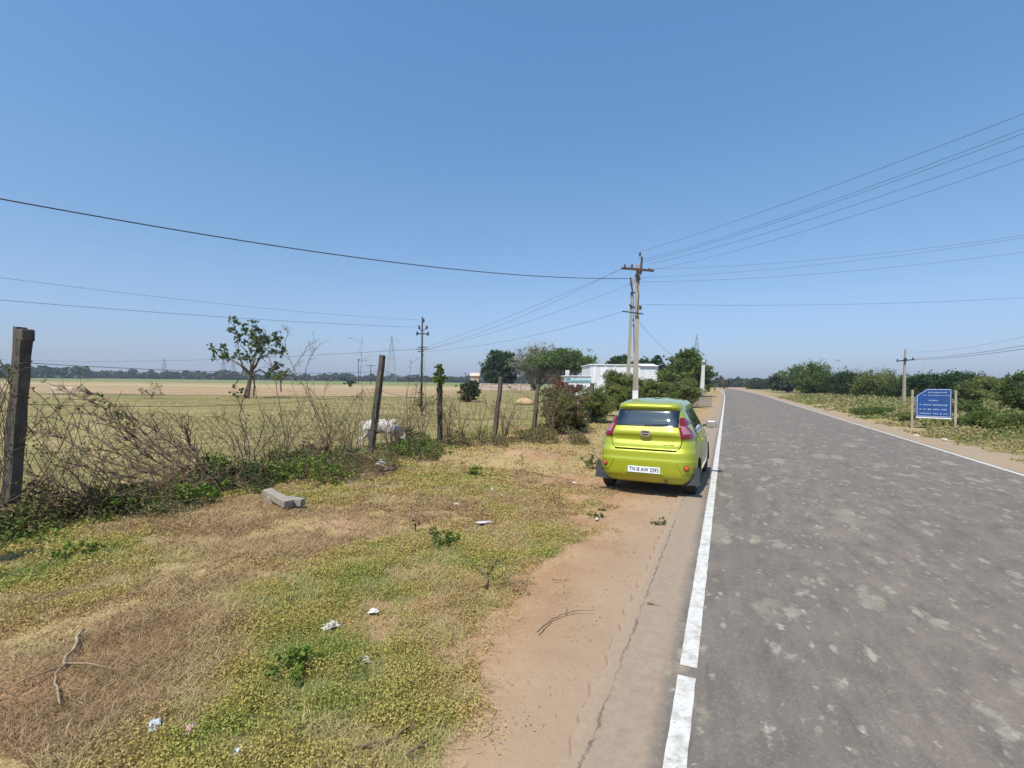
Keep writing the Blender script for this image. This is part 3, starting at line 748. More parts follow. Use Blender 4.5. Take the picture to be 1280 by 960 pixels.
# upper tailgate frame / spoiler
uz = [1.375, 1.39, 1.405, 1.42, 1.435, 1.45, 1.462]
panel([(z, t_rear(-.50+.25*(z-1.375), z), t_rear(.50-.25*(z-1.375), z)) for z in uz], 'spoiler', M_car, CAR, .009, 24, .03)
# rear window: black surround, clear middle
gz = [1.10, 1.112, 1.13, 1.17, 1.21, 1.25, 1.29, 1.33, 1.352, 1.365]
def ghw(z): return float(np.interp(z, [1.10, 1.37], [.50, .485]))
rowsg = [(z, t_rear(-ghw(z), z), t_rear(ghw(z), z)) for z in gz]
inner = lambda r, k: 2 <= r <= 6 and 2 <= k <= 24
sur = panel(rowsg, 'rear_window_surround', M_blackgl, CAR, .010, 28, .02, lambda r, k: not inner(r, k))
panel(rowsg, 'rear_window', M_glass, CAR, .0105, 28, 0, inner)
# wiper
p0 = cpt(t_rear(-.02, 1.115), 1.115, .03); p1 = cpt(t_rear(.34, 1.14), 1.14, .025)
MB().tube([p0, p1], .006, 6).tube([p0+Vector((0, .03, -.01)), p0], .012, 8).build('rear_wiper', M_blackpl, CAR)
# --- tail lamps wrap round the corners
for sg in (1, -1):
    zz = [.935, .945, .96, 1.00, 1.04, 1.08, 1.12, 1.16, 1.20, 1.235, 1.25]
    inx = [.56, .545, .535, .525, .520, .512, .507, .503, .500, .50, .505]
    oy = [-1.34, -1.27, -1.22, -1.24, -1.30, -1.36, -1.41, -1.41, -1.40, -1.385, -1.38]
    rows = []
    for z, xi, yo in zip(zz, inx, oy):
        ta = t_rear(sg*xi, z); tb = t_side(yo, z, sg)
        if sg < 0: tb = tb-2*math.pi if tb > math.pi/2 else tb
        if z > 1.15:   # narrow upper tip stays on the rear face
            w = float(Wf(z)); xt = min(xi+.16-(z-1.15)*1.05, w*.995); tb = t_rear(sg*xt, z)
        rows.append((z, ta, tb))
    lamp = panel(rows, 'tail_lamp', M_lampred, CAR, .014, 14, .03)
    panel([(z, ta+(tb-ta)*.12, ta+(tb-ta)*.62) for z, ta, tb in rows[3:7]], 'reversing_lens', M_lampclr, lamp, .017, 8, .01)
# --- bumper: lower moulding with a step, plate recess, reflectors, seams
def bw(z): return float(np.interp(z, [.335, .58], [.60, .47]))
bz = [.335, .35, .38, .42, .46, .50, .54, .565, .578]
panel([(z, t_rear(-bw(z), z), t_rear(bw(z), z)) for z in bz], 'bumper_insert', M_car, CAR, .016, 24, .03)
for sg in (1, -1):
    rows = []
    for z in (.40, .44, .50, .55, .575):
        ta = t_rear(sg*(bw(z)+.012), z); tb = t_side(-1.38, z, sg)
        if sg < 0 and tb > math.pi/2: tb -= 2*math.pi
        rows.append((z, ta, tb))
    panel(rows, 'bumper_corner', M_car, CAR, .012, 12, .02)
    c = cpt(t_rear(sg*.635, .49), .49, .016)
    nrm = (cpt(t_rear(sg*.635, .49), .49, .03)-cpt(t_rear(sg*.635, .49), .49)).normalized()
    Mx = Matrix.Translation(c) @ nrm.to_track_quat('Z', 'Y').to_matrix().to_4x4()
    rf = MB().lathe([(0.001, .0), (.036, .0), (.036, .008), (.030, .012), (.001, .014)], 20, Mx).build('reflector', M_amber, CAR, True)
    MB().lathe([(.037, -.004), (.045, -.004), (.045, .008), (.037, .008)], 20, Mx).build('reflector_ring', M_blackpl, rf, True)
# number plate in its trapezoid recess
yb = -1.735
mb = MB(); Mx = Matrix.Translation((0, yb, 0)) @ Matrix.Rotation(R(90), 4, 'X')
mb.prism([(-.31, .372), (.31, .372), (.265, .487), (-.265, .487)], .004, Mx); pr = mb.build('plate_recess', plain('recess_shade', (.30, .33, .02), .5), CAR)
plate = MB().box((0, yb-.010, .428), (.50, .008, .098), None, .003).build('number_plate', M_plate, CAR)
def text_mesh(s, size, mat, name, parent, loc, rx=90, ext=.001, align='CENTER', xs=1.0):
    cu = bpy.data.curves.new('t', 'FONT'); cu.body = s; cu.size = size; cu.extrude = ext; cu.align_x = align; cu.align_y = 'CENTER'; cu.offset = size*.018
    to = bpy.data.objects.new('t', cu); COL.objects.link(to)
    dg = bpy.context.evaluated_depsgraph_get(); me = bpy.data.meshes.new_from_object(to.evaluated_get(dg))
    bpy.data.objects.remove(to); bpy.data.curves.remove(cu)
    o = link(name, me, None, parent); me.materials.clear(); me.materials.append(mat)
    o.location = loc; o.rotation_euler = (R(rx), 0, 0); o.scale = (xs, 1, 1); return o
text_mesh('TN18 AW 2593', .088, M_ink, 'registration_lettering', plate, (.0, yb-.0155, .428), xs=.80)
text_mesh('redi-GO', .05, M_chrome, 'badge_lettering', CAR, (.36, float(-LRf(.825))-.012, .826), ext=.002)
# emblem: chrome lozenge ring and bar
ey = -float(LRf(1.0))-.028
Mx = Matrix.Translation((0, ey, 1.0)) @ Matrix.Rotation(R(90), 4, 'X')
hexo = [(-.092, .0), (-.058, -.05), (.058, -.05), (.092, 0), (.058, .05), (-.058, .05)]
emb = MB().prism(hexo, .010, Mx).build('emblem', M_chrome, CAR)
Mx2 = Matrix.Translation((0, ey-.0105, 1.0)) @ Matrix.Rotation(R(90), 4, 'X')
MB().prism([(x*.72, y*.66) for x, y in hexo], .002, Mx2).build('emblem_field', M_blue, emb)
Mx3 = Matrix.Translation((0, ey-.013, 1.0)) @ Matrix.Rotation(R(90), 4, 'X')
MB().prism([(-.08, -.011), (.08, -.011), (.08, .011), (-.08, .011)], .003, Mx3).build('emblem_bar', M_chrome, emb)
# --- side glass and doors
for sg in (1, -1):
    def rowside(z, ya, yb_): return (z, t_side(ya, z, sg), t_side(yb_, z, sg))
    zs_ = [1.005, 1.02, 1.06, 1.12, 1.18, 1.24, 1.30, 1.345, 1.365]
    fwd = lambda z: .70-(z-1.0)*.95
    rear = lambda z: -1.10+(z-1.0)*.45
    rows = [rowside(z, rear(z), fwd(z)) for z in zs_]
    nn = 30
    pil = lambda k: 12 <= k <= 13
    edge = lambda r, k: r < 1 or r > 6 or k < 2 or k > 28 or pil(k)
    panel(rows, 'window_frame', M_blackgl, CAR, .007, nn, .015, edge)
    panel(rows, 'side_window', M_glassd, CAR, .0075, nn, 0, lambda r, k: not edge(r, k) and k < 12)
    panel(rows, 'side_window', M_glassd, CAR, .0075, nn, 0, lambda r, k: not edge(r, k) and k > 13)
    # doors: thin raised skins whose rims read as shut lines
    for nm, ya, yb2 in (('rear_door', -.86, -.17), ('front_door', -.155, .78)):
        rz_ = [.33, .36, .42, .50, .58, .66, .74, .82, .90, .96, .99]
        def dsp(r, k, z): return -.0035*math.exp(-((z-.66)/.07)**2)+.005*math.exp(-((z-.80)/.03)**2)
        rr_ = []
        for z in rz_:
            ya2 = ya
            if nm == 'rear_door' and z < .66: ya2 = max(ya, AX_R+.36+.0*z, AX_R+math.sqrt(max(.40**2-(z-.28)**2, 0)))
            yb3 = yb2 if not (nm == 'front_door' and z < .6) else min(yb2, AX_F-math.sqrt(max(.40**2-(z-.28)**2, 0)))
            rr_.append((z, t_side(ya2, z, sg), t_side(yb3, z, sg)))
        d = panel(rr_, nm, M_car, CAR, .007, 14, .02, None, True, dsp)
        rs_m = []
        for (z, a_, b_) in rr_:
            sgn = 1 if b_ > a_ else -1; rs_m.append((z, a_-sgn*.009, b_+sgn*.009))
        panel([(rs_m[0][0]-.012, rs_m[0][1], rs_m[0][2])]+rs_m, 'door_seam', M_dgap, CAR, .002, 14, 0, lambda r, k: r < 1 or k < 1 or k > 12 or r > 9, True)
        hy = yb2*.0+(ya+.12); hz = .86
        p = cpt(t_side(hy, hz, sg), hz, .03)
        MB().box(p, (.028, .15, .030), None, .009).build('door_handle', M_car, d, True)
    # door mirror
    mp = Vector((sg*.86, .70, 1.02))
    ms = MB().box(mp, (.20, .12, .145), None, .04).build('door_mirror', M_silver, CAR, True)
    MB().tube([mp+Vector((-sg*.16, .02, -.03)), mp], .022, 8).build('mirror_stalk', M_blackpl, ms)
    MB().box(mp+Vector((0, -.062, 0)), (.165, .006, .11), None, .002).build('mirror_glass', M_chrome, ms)
    # sill
    MB().box((sg*.735, .0, .275), (.06, 1.62, .09), None, .02).build('sill', M_car, CAR, True)
    # mud flaps hang behind the rear wheels
    Rm = Matrix.Rotation(R(-sg*4), 3, 'Y') @ Matrix.Rotation(R(-8), 3, 'X')
    MB().box((sg*.705, -1.545, .345), (.25, .010, .28), Rm, .004).build('mud_flap', M_flap, CAR)
    Rm = Matrix.Rotation(R(-5), 3, 'X')
    MB().box((sg*.70, .82, .27), (.18, .010, .20), Rm, .004).build('mud_flap', M_flap, CAR)
# --- windscreen, head lamps, grille
panel([(z, math.pi/2-a_, math.pi/2+a_) for z, a_ in ((1.03, .93), (1.12, .93), (1.20, .93), (1.28, .93), (1.36, .93))], 'windscreen', M_glass, CAR, .006, 20, 0)
for sg in (1, -1):
    c0 = math.pi/2-sg*.42; c1 = math.pi/2-sg*.95
    panel([(z, c0, c1) for z in (.66, .72, .78)], 'headlamp', plain('headlamp_glass', (.7, .72, .75), .1, .6, .4, 1), CAR, .01, 10, .02)
panel([(z, math.pi/2-.40, math.pi/2+.40) for z in (.42, .5, .58, .64)], 'grille', M_blackpl, CAR, .01, 10, .02)
# --- roof aerial, wheels
for ay in (AX_R, AX_F):
    for sg in (-1, 1):
        Mx = Matrix.Translation((sg*.675, ay, TR)) @ Matrix.Rotation(R(90*sg), 4, 'Y')
        wh = MB().lathe([(.17, -.075), (.20, -.082), (.255, -.080), (.278, -.062), (TR, -.045), (TR, .045), (.278, .062), (.255, .080), (.20, .084), (.175, .072), (.165, .05)], 40, Mx).build('wheel', M_tyre, CAR, True)
        rim = MB().lathe([(.001, .066), (.03, .066), (.036, .058), (.10, .062), (.15, .072), (.176, .078), (.182, .070), (.182, -.05), (.001, -.05)], 32, Mx).build('rim', M_silver, wh, True)
        mb = MB()
        mb.lathe([(.125, .060), (.125, .0735), (.145, .0765), (.145, .060)], 32, Mx); mb.build('rim_groove', M_blackpl, rim)
# --- cabin
mb = MB()
for sx_ in (-.34, .34):
    s_ = MB().box((sx_, .05, .55), (.46, .5, .16), None, .05).box((sx_, -.22, .86), (.44, .14, .56), Matrix.Rotation(R(12), 3, 'X'), .05).build('front_seat', M_seat, CAR, True)
    MB().box((sx_, -.32, 1.205), (.24, .10, .16), Matrix.Rotation(R(10), 3, 'X'), .04).build('headrest', M_seatl if sx_ < 0 else M_seat, s_, True)
rs_ = MB().box((0, -.80, .50), (1.14, .45, .16), None, .05).box((0, -1.05, .80), (1.14, .13, .56), Matrix.Rotation(R(14), 3, 'X'), .05).build('rear_seat', M_seat, CAR, True)
for sx_ in (-.34, .34): MB().box((sx_, -1.13, 1.13), (.22, .08, .10), None, .03).build('headrest', M_seat, rs_, True)
MB().box((0, -1.30, 1.03), (1.10, .42, .02)).build('parcel_shelf', M_seat, CAR)
MB().box((0, .72, .90), (1.24, .36, .24), None, .06).build('dashboard', M_blackpl, CAR, True)
mb = MB(); mb.box((0, -.30, .32), (1.3, 2.4, .04)); mb.build('cabin_floor', M_seat, CAR)
# ------------------------------------------------------------------ poles
def zg(x, y): return float(hgt(np.array([x]), np.array([y]))[0])
def disc_insulator(mb, p, s=1.0, axis=None):
    q = (axis or Vector((0, 0, 1))).to_track_quat('Z', 'Y').to_matrix().to_4x4()
    mb.lathe([(.012*s, -.09*s), (.035*s, -.08*s), (.05*s, -.045*s), (.03*s, -.03*s), (.055*s, .0), (.035*s, .02*s), (.045*s, .05*s), (.02*s, .08*s)], 12, Matrix.Translation(p) @ q)
def tapered_box(mb, p0, p1, w0, w1, side):
    p0, p1 = Vector(p0), Vector(p1); ax = (p1-p0).normalized(); s = (side-ax*side.dot(ax)).normalized(); t = ax.cross(s)
    vs = []
    for p, w in ((p0, w0), (p1, w1)):
        for a, b in ((-1, -1), (1, -1), (1, 1), (-1, 1)): vs.append(p+s*a*w/2+t*b*w/2)
    mb.add(vs, [(3, 2, 1, 0), (4, 5, 6, 7), (0, 1, 5, 4), (1, 2, 6, 5), (2, 3, 7, 6), (3, 0, 4, 7)])
ARM = (rt*1.0+Vector((0, 0, 0))).normalized()
# main pole
D1 = 24.0
b1 = col_at(794, D1); b1.z = -.03
t1 = at(797.5, 331, D1)
P1 = empty('electric_pole', b1, 0, 'concrete electric pole with white painted foot behind the green hatchback', 'utility pole')
def L_(p, o=None): return Vector(p)-(o or b1)
mb = MB(); ang = Vector((math.cos(.25), math.sin(.25), 0))
tapered_box(mb, Vector((0, 0, 0)), L_(t1), .27, .15, ang); mb.build('shaft', M_conc, P1)
hb = at(794, 487.5, D1).z
k = hb/t1.z
mb = MB(); tapered_box(mb, Vector((0, 0, .02)), L_(b1.lerp(t1, k)), (.278), .278-.12*k, ang); mb.build('painted_band', M_white, P1)
a0, a1 = at(777.5, 334.5, D1), at(814, 341, D1)
a0 += fw*.12; a1 -= fw*.45
mb = MB(); tapered_box(mb, L_(a0), L_(a1), .10, .10, Vector((0, 0, 1))); ca = mb.build('crossarm', M_rust, P1)
mb = MB(); tapered_box(mb, L_(at(801, 342, D1-.2)), L_(at(802.5, 321, D1-.2)), .11, .09, ang); mb.build('top_bracket', M_rust, P1)
for p, s in ((at(800, 317.5, D1-.2), 1.1), (at(790, 332.5, D1), 1.1)):
    mb = MB(); disc_insulator(mb, L_(p), s); mb.tube([L_(p)-Vector((0, 0, .2)), L_(p)], .012, 6); mb.build('insulator', M_porc, P1, True)
for p, d in ((at(781, 335, D1), -rt), (at(811, 340, D1), rt)):
    mb = MB(); disc_insulator(mb, L_(p+Vector((0, 0, .12))), .9); mb.build('insulator', M_porc, P1, True)
mb = MB()
mb.tube([L_(at(x, y, D1-.1)) for x, y in ((794, 343), (793.5, 351), (790, 357), (792, 372), (791.5, 400), (792.5, 440))], .014, 5)
mb.tube([L_(at(x, y, D1-.15)) for x, y in ((801.5, 341), (799, 348), (796, 356), (798.5, 366), (797, 380), (796.5, 395))], .013, 5)
mb.build('hanging_cable', M_wire, P1, True)
mb = MB(); tapered_box(mb, L_(at(795, 343, D1-.16)), L_(at(800, 350, D1-.16)), .14, .10, ang); mb.build('clamp_plate', M_dark, P1)
for (xa, ya, xb, yb2) in ((778, 389, 804, 392.5),):
    mb = MB(); tapered_box(mb, L_(at(xa, ya, D1-.05)), L_(at(xb, yb2, D1-.25)), .055, .055, Vector((0, 0, 1))); mb.build('lower_crossarm', M_dark, P1)
mb = MB(); mb.box(L_(at(800.3, 384.5, D1-.15)), (.12, .12, .2), None, .02); mb.build('fuse_box', M_dark, P1)
# second pole, leaning a little, behind
D2 = 28.5
b2 = col_at(784, D2); b2.z = -.03; t2 = at(790.5, 349, D2)
P2 = empty('electric_pole', b2, 0, 'leaning concrete pole just behind the main roadside pole with hooked insulator bracket', 'utility pole')
L2 = lambda p: Vector(p)-b2
mb = MB(); tapered_box(mb, Vector((0, 0, 0)), L2(t2), .25, .11, ang); mb.build('shaft', M_conc, P2)
mb = MB(); mb.tube([L2(at(x, y, D2-.1)) for x, y in ((791, 365), (790.5, 361), (788.5, 354), (788, 349))], .035, 6); mb.build('hook_bracket', M_dark, P2, True)
for (xa, ya, xb, yb2) in ((788, 366, 794, 366), (786.5, 381, 794, 385)):
    mb = MB(); tapered_box(mb, L2(at(xa, ya, D2-.12)), L2(at(xb, yb2, D2-.12)), .075, .075, Vector((0, 0, 1))); mb.build('bracket', M_dark, P2)
for p in (at(788.3, 348, D2-.1), at(788.5, 355, D2-.1), at(791.5, 400, D2-.2), at(791.8, 407, D2-.2)):
    mb = MB(); disc_insulator(mb, L2(p), 1.0); mb.build('insulator', M_porc, P2, True)

# dark steel pole standing in the field
D3 = 32.0
b3 = col_at(527, D3); b3.z = -.03; t3 = at(528, 396, D3)
P3 = empty('steel_pole', b3, 0, 'thin dark steel electric pole standing in the field behind the fence', 'utility pole')
L3 = lambda p: Vector(p)-b3
MB().tube([Vector((0, 0, 0)), L3(t3)], [.075, .05], 8).build('shaft', M_dark, P3, True)
mb = MB(); tapered_box(mb, L3(at(520.5, 417, D3)), L3(at(536, 417.5, D3)), .07, .07, Vector((0, 0, 1))); mb.build('crossarm', M_dark, P3)
mb = MB(); mb.tube([L3(at(524, 408, D3)), L3(at(525, 412, D3)), L3(at(528, 414, D3)), L3(at(531, 412, D3)), L3(at(533.5, 407.5, D3))], .025, 6); mb.build('horned_bracket', M_dark, P3, True)
for (xa, ya, xb) in ((522, 434, 534), (520, 436.5, 534.5), (522, 439.5, 530)):
    mb = MB(); tapered_box(mb, L3(at(xa, ya, D3-.08)), L3(at(xb, ya, D3-.08)), .05, .05, Vector((0, 0, 1))); mb.build('lower_crossarm', M_dark, P3)
for x, y in ((529.5, 400.5), (521.5, 416.5), (535, 417), (524, 409), (533.5, 409)):
    mb = MB(); disc_insulator(mb, L3(at(x, y, D3)), 1.5); mb.build('insulator', M_porc, P3, True)

# pole across the road, to the right
D4 = 46.0
b4 = col_at(1130, D4); b4.z = 0; t4 = at(1131.5, 437, D4)
P4 = empty('electric_pole', b4, 0, 'slim pole with one crossarm across the road, near the blue signboard', 'utility pole')
L4 = lambda p: Vector(p)-b4
mb = MB(); tapered_box(mb, Vector((0, 0, 0)), L4(t4), .24, .11, ang); mb.build('shaft', M_conc, P4)
mb = MB(); tapered_box(mb, L4(at(1120.5, 451.5, D4-.1)), L4(at(1143, 449.5, D4-.1)), .10, .10, Vector((0, 0, 1))); mb.build('crossarm', M_dark, P4)
mb = MB(); mb.box(L4(at(1131.5, 449.5, D4-.15)), (.22, .2, .3), None, .03); mb.build('clamp', M_dark, P4)
for x, y in ((1131.8, 438), (1122, 450), (1141, 448)):
    mb = MB(); disc_insulator(mb, L4(at(x, y, D4)), 1.3); mb.build('insulator', M_porc, P4, True)
# pale leaning pole past the car
D5 = 52.0
b5 = col_at(877, D5); b5.z = 0; t5 = at(879.5, 449.5, D5)
P5 = empty('concrete_pole', b5, 0, 'pale short concrete pole beside the road past the hatchback', 'utility pole')
mb = MB(); tapered_box(mb, Vector((0, 0, 0)), t5-b5, .42, .26, ang); mb.build('shaft', worn('pale_concrete', (.46, .44, .40), (.6, .58, .54), 3, .9, .2, .3, .01), P5)
mb = MB(); tapered_box(mb, at(877, 453, D5-.2)-b5, at(883, 453.5, D5-.2)-b5, .08, .08, Vector((0, 0, 1))); mb.build('crossarm', M_dark, P5)

# small far poles over the fields
far_poles = [(448, 448, 473, 200, 1.0, 'far thin pole with short crossarm left of the tilted fence post'), (463.5, 456, 474, 190, 5, 'far pole with a wide T crossarm just left of the tilted fence post'),
             (437, 466, 474, 300, 3, 'tiny distant pole on the horizon between the small tree and tilted fence post'), (582, 466, 476, 230, 2, 'tiny distant pole on the horizon left of the green rain tree'),
             (554, 462, 476, 260, 2, 'distant pole on the horizon right of the leafy topped fence post'), (412, 465, 473, 300, 2.5, 'distant pole on the horizon right of the lone field tree')]
for px, yt, yb_, d, arm, lab in far_poles:
    b = col_at(px, d); t = at(px, yt, d)
    e = empty('distant_pole', b, 0, lab, 'utility pole', 'distant poles across the fields')
    MB().tube([Vector(), t-b], [.16, .11], 6).build('shaft', M_dark, e)
    MB().tube([t-b-rt*arm*.5*d/310-Vector((0, 0, .3)), t-b+rt*arm*.5*d/310-Vector((0, 0, .3))], .10, 4).build('crossarm', M_dark, e)

# lattice transmission towers
M_latt = worn('galvanised_lattice', (.20, .21, .23), (.28, .29, .31), 1, .6, .4, 0)
def pylon(px, ytop, d, wbase, arms, lab, r=.16):
    b = col_at(px, d); H = at(px, ytop, d).z
    e = empty('transmission_tower', b, YAW, lab, 'pylon', 'lattice transmission towers on the horizon')
    mb = MB()
    def hw(z): return wbase/2*(1-z/H)**1.15+.35*(1-(z/H)**4)
    lv = [H*(1-(1-i/9)**1.25) for i in range(10)]
    for i in range(9):
        z0, z1 = lv[i], lv[i+1]; a_, b_ = hw(z0), hw(z1)
        for s1, s2 in ((1, 1), (1, -1), (-1, -1), (-1, 1)):
            mb.tube([(s1*a_, s2*a_, z0), (s1*b_, s2*b_, z1)], r, 4)
        for c1, c2 in (((1, 1), (1, -1)), ((1, -1), (-1, -1)), ((-1, -1), (-1, 1)), ((-1, 1), (1, 1))):
            mb.tube([(c1[0]*a_, c1[1]*a_, z0), (c2[0]*b_, c2[1]*b_, z1)], r*.6, 3); mb.tube([(c2[0]*a_, c2[1]*a_, z0), (c1[0]*b_, c1[1]*b_, z1)], r*.6, 3)
    mb.build('lattice_mast', M_latt, e)
    for za, wa in arms:
        z = H*za; m2 = MB()
        for sg in (-1, 1):
            m2.tube([(0, 0, z), (sg*wa, 0, z)], r*.8, 4); m2.tube([(0, 0, z+1.8), (sg*wa, 0, z)], r*.6, 4); m2.tube([(sg*wa, 0, z), (sg*wa, 0, z-1.5)], r*.6, 4)
        m2.build('tower_arm', M_latt, e)
pylon(870, 417, 290, 6.5, [(.62, 5.2)], 'grey lattice tower rising behind the big tree right of the car', .10)
pylon(489, 418, 330, 6, [(.88, 5), (.68, 8), (.50, 8)], 'faint lattice tower between the tilted post and thin steel pole', .09)
pylon(205, 447, 760, 8, [(.85, 5), (.65, 7), (.5, 7)], 'tiny faint lattice tower above the far treeline left of the lone tree', .22)
pylon(279, 444, 650, 7, [(.85, 5), (.65, 7)], 'left of two tiny lattice towers seen through the lone tree', .22)
pylon(291, 446, 640, 7, [(.85, 5), (.6, 7)], 'right of two tiny lattice towers seen through the lone tree', .22)
pylon(530-4, 452, 900, 8, [(.85, 6), (.65, 7)], 'tiny lattice tower on the horizon directly behind the thin steel pole', .2)

# ------------------------------------------------------------------ wires
def wire(pa, da, pb, db, pm, r, name, lab, mat, group=None, ext=1.25, n=60):
    """catenary-like wire through two seen points (with depths) whose sag passes the mid point pm"""
    A = at(*pa, da); B = at(*pb, db)
    # ground-plan line; find parameter of the mid column
    rm = ray(*pm); P = Vector((A.x, A.y)); Q = Vector((B.x-A.x, B.y-A.y)); Rr = Vector((rm.x, rm.y))
    det = Q.x*(-Rr.y)+Rr.x*Q.y
    t = ((0-P.x)*(-Rr.y)+Rr.x*(0-P.y))/det
    s = (P.x+Q.x*t)/Rr.x if abs(Rr.x) > 1e-6 else (P.y+Q.y*t)/Rr.y
    zm = H_CAM+rm.z*s
    lin = A.z+(B.z-A.z)*t
    c = (zm-lin)/(t*(t-1)) if 0 < t < 1 else 0   # z = lin + c t(t-1), c>0 sags
    c = max(c, 0.0)
    pts = []
    for i in range(n+1):
        u = ext*i/n; pts.append(Vector((A.x+Q.x*u, A.y+Q.y*u, A.z+(B.z-A.z)*u+c*u*(u-1))))
    o = MB().tube(pts, r, 5).build(name, mat, None, True)
    tag(o, lab, 'cable', group); print(name, 'sag', round(c/4, 2)); return o
wire((786, 348), D1-.1, (0, 248.5), 9.5, (400, 315.5), .0145, 'overhead_cable', 'thick black overhead cable crossing the sky from the far left edge to the pole', M_wire, ext=1.12)
G1 = 'wires from the main pole towards the upper right'
wire((800, 314.5), D1-.2, (1280, 142), 10.3, (1020, 240.5), .0062, 'power_line', 'topmost of the power lines fanning to the upper right edge', M_wirel, G1, 1.2)
wire((803, 325), D1-.2, (1280, 160.5), 10.9, (1020, 257.5), .0062, 'power_line', 'second power line from the top of the fan, upper of the close pair', M_wirel, G1, 1.2)
wire((803, 328), D1-.2, (1280, 166.5), 10.95, (1020, 261), .0062, 'power_line', 'third power line from the top of the fan, lower of the close pair', M_wirel, G1, 1.2)
wire((811, 330), D1, (1280, 182.5), 11.5, (1020, 272), .0062, 'power_line', 'fourth power line from the top of the fan at the right', M_wirel, G1, 1.2)
wire((813, 338), D1, (1280, 198.5), 12.2, (1020, 284.5), .0062, 'power_line', 'lowest of the steep power lines fanning to the upper right edge', M_wirel, G1, 1.2)
G2 = 'flatter wires right of the main pole'
wire((811, 336), D1, (1280, 294), 18.5, (1050, 322), .0062, 'power_line', 'upper of the three gently rising lines right of the pole', M_wirel, G2)
wire((798, 347), D1, (1280, 297), 18.3, (1050, 328), .0062, 'power_line', 'middle of the three gently rising lines right of the pole', M_wirel, G2)
wire((798, 352.5), D1, (1280, 315), 20, (1050, 340), .0062, 'power_line', 'lowest of the three gently rising lines right of the pole', M_wirel, G2)
wire((802, 380.5), D1, (1280, 372), 28, (1050, 380.5), .0075, 'power_line', 'nearly level wire leaving the middle of the main pole to the right', M_wirel, G2)
G3 = 'lines between the main pole and the field pole'
wire((790, 331), D1, (534, 434), D3-.1, (660, 386), .0075, 'power_line', 'upper line sloping from the main crossarm down to the thin steel pole', M_wirel, G3, 1.0)
wire((779, 334), D1, (534, 436.5), D3-.1, (660, 392), .0075, 'power_line', 'second line sloping from the main crossarm down to the thin steel pole', M_wirel, G3, 1.0)
wire((788, 355), D2-.1, (534.5, 437), D3-.1, (660, 402), .008, 'power_line', 'third line sloping from the hooked bracket down to the thin steel pole', M_wirel, G3, 1.0)
wire((779, 389), D1, (530, 439.5), D3-.1, (640, 425), .0075, 'power_line', 'lowest line from the lower crossarm to the thin steel pole', M_wirel, G3, 1.0)
G4 = 'lines running left from the field pole'
wire((521, 436.5), D3, (0, 449), 60, (260, 449.5), .013, 'power_line', 'lowest wire running left from the thin steel pole above the horizon', M_wirel, G4, 1.1)
wire((521, 409), D3, (0, 375), 17, (260, 395), .009, 'power_line', 'middle faint wire running left above the lone tree', M_wirel, G4, 1.1)
wire((528, 400), D3, (0, 347), 15, (260, 378), .0055, 'power_line', 'highest faint wire running left from the top of the steel pole', M_wirel, G4, 1.1)
G5 = 'wires of the pole across the road'
wire((1143, 448), D4, (1280, 432), 24, (1210, 442.5), .012, 'power_line', 'upper wire running right from the slim pole across the road', M_wirel, G5, 1.2)
wire((1143, 449.5), D4, (1280, 436), 24, (1210, 445), .012, 'power_line', 'lower wire running right from the slim pole across the road', M_wirel, G5, 1.2)
wire((1132, 440), D4, (1280, 421), 23, (1210, 434), .006, 'power_line', 'faint top wire running right from the slim pole across the road', M_wirel, G5, 1.2)
G6 = 'stay wires'
wire((799, 403), D1, (838, 442), 26, (818, 424), .007, 'stay_wire', 'thin stay wire slanting down right from the main pole', M_wirel, G6, 1.7)

# ------------------------------------------------------------------ fence
FN = empty('wire_fence', (0, 0, 0), 0, 'old field fence of leaning stone posts and loose rusty wire mesh', 'fence')
posts = []
def fpost(base, top, w, lab, d=None, mat=None, side=Vector((0, 1, 0)), w2=None):
    b = gd(*base) if d is None else col_at(base[0], d); dd = pxz(b)
    t = at(top[0], top[1], dd); b.z = zg(b.x, b.y)-.12
    o = MB(); pts = []; K = 9
    ax = (t-b); rnd = random.Random(int(base[0]))
    s = (side-ax.normalized()*side.dot(ax.normalized())).normalized(); q = ax.normalized().cross(s)
    vs = []
    for i in range(K+1):
        p = b.lerp(t, i/K); ww = w+((w2 or w*.9)-w)*i/K
        j = [rnd.uniform(-.012, .012) for _ in range(4)]
        for m_, (a_, c_) in enumerate(((-1, -1), (1, -1), (1, 1), (-1, 1))): vs.append(p+s*a_*(ww/2+j[m_]*(i % 2))+q*c_*(ww/2+j[(m_+1) % 4]*.8))
    fs = [(3, 2, 1, 0), tuple(4*K+i for i in range(4))]
    for i in range(K):
        for m_ in range(4): fs.append((4*i+m_, 4*i+(m_+1) % 4, 4*i+4+(m_+1) % 4, 4*i+4+m_))
    o.add(vs, fs)
    ob = o.build('fence_post', mat or M_stone, FN)
    if lab: ob['label'] = lab
    posts.append((b, t)); return ob, b, t
_, pb1, pt1 = fpost((13, 664), (31, 417), .10, 'near stone post at the left edge', w2=.105)
_, pb2, pt2 = fpost((463, 566), (478.5, 444), .125, 'stone post tilted to the right')
_, pb3, pt3 = fpost((550, 556), (549.5, 455), .115, 'post with a tuft of leaves over its top')
_, pb4, pt4 = fpost((617, 550), (626.5, 471), .115, 'slightly tilted pale stone post')
_, pb5, pt5 = fpost((666, 545), (673, 480), .115, None)
_, pb6, pt6 = fpost((736, 520), (740.5, 479), .17, None, d=22)
_, pb0, pt0 = fpost((-330, 900), (-318, 300), .18, None, d=3.6)
# second short post lashed behind the near one, and its chipped cap
o, b_, t_ = fpost((8, 655), (26.5, 409), .10, 'post lashed behind the near post', d=pxz(pb1)+.28)
posts.pop()
mb = MB(); cen = pt1+Vector((0.01, 0, -.02)); mb.box(cen, (.128, .128, .14), Matrix.Rotation(R(6), 3, 'Z'), .02); cp = mb.build('post_cap', M_stone, FN)
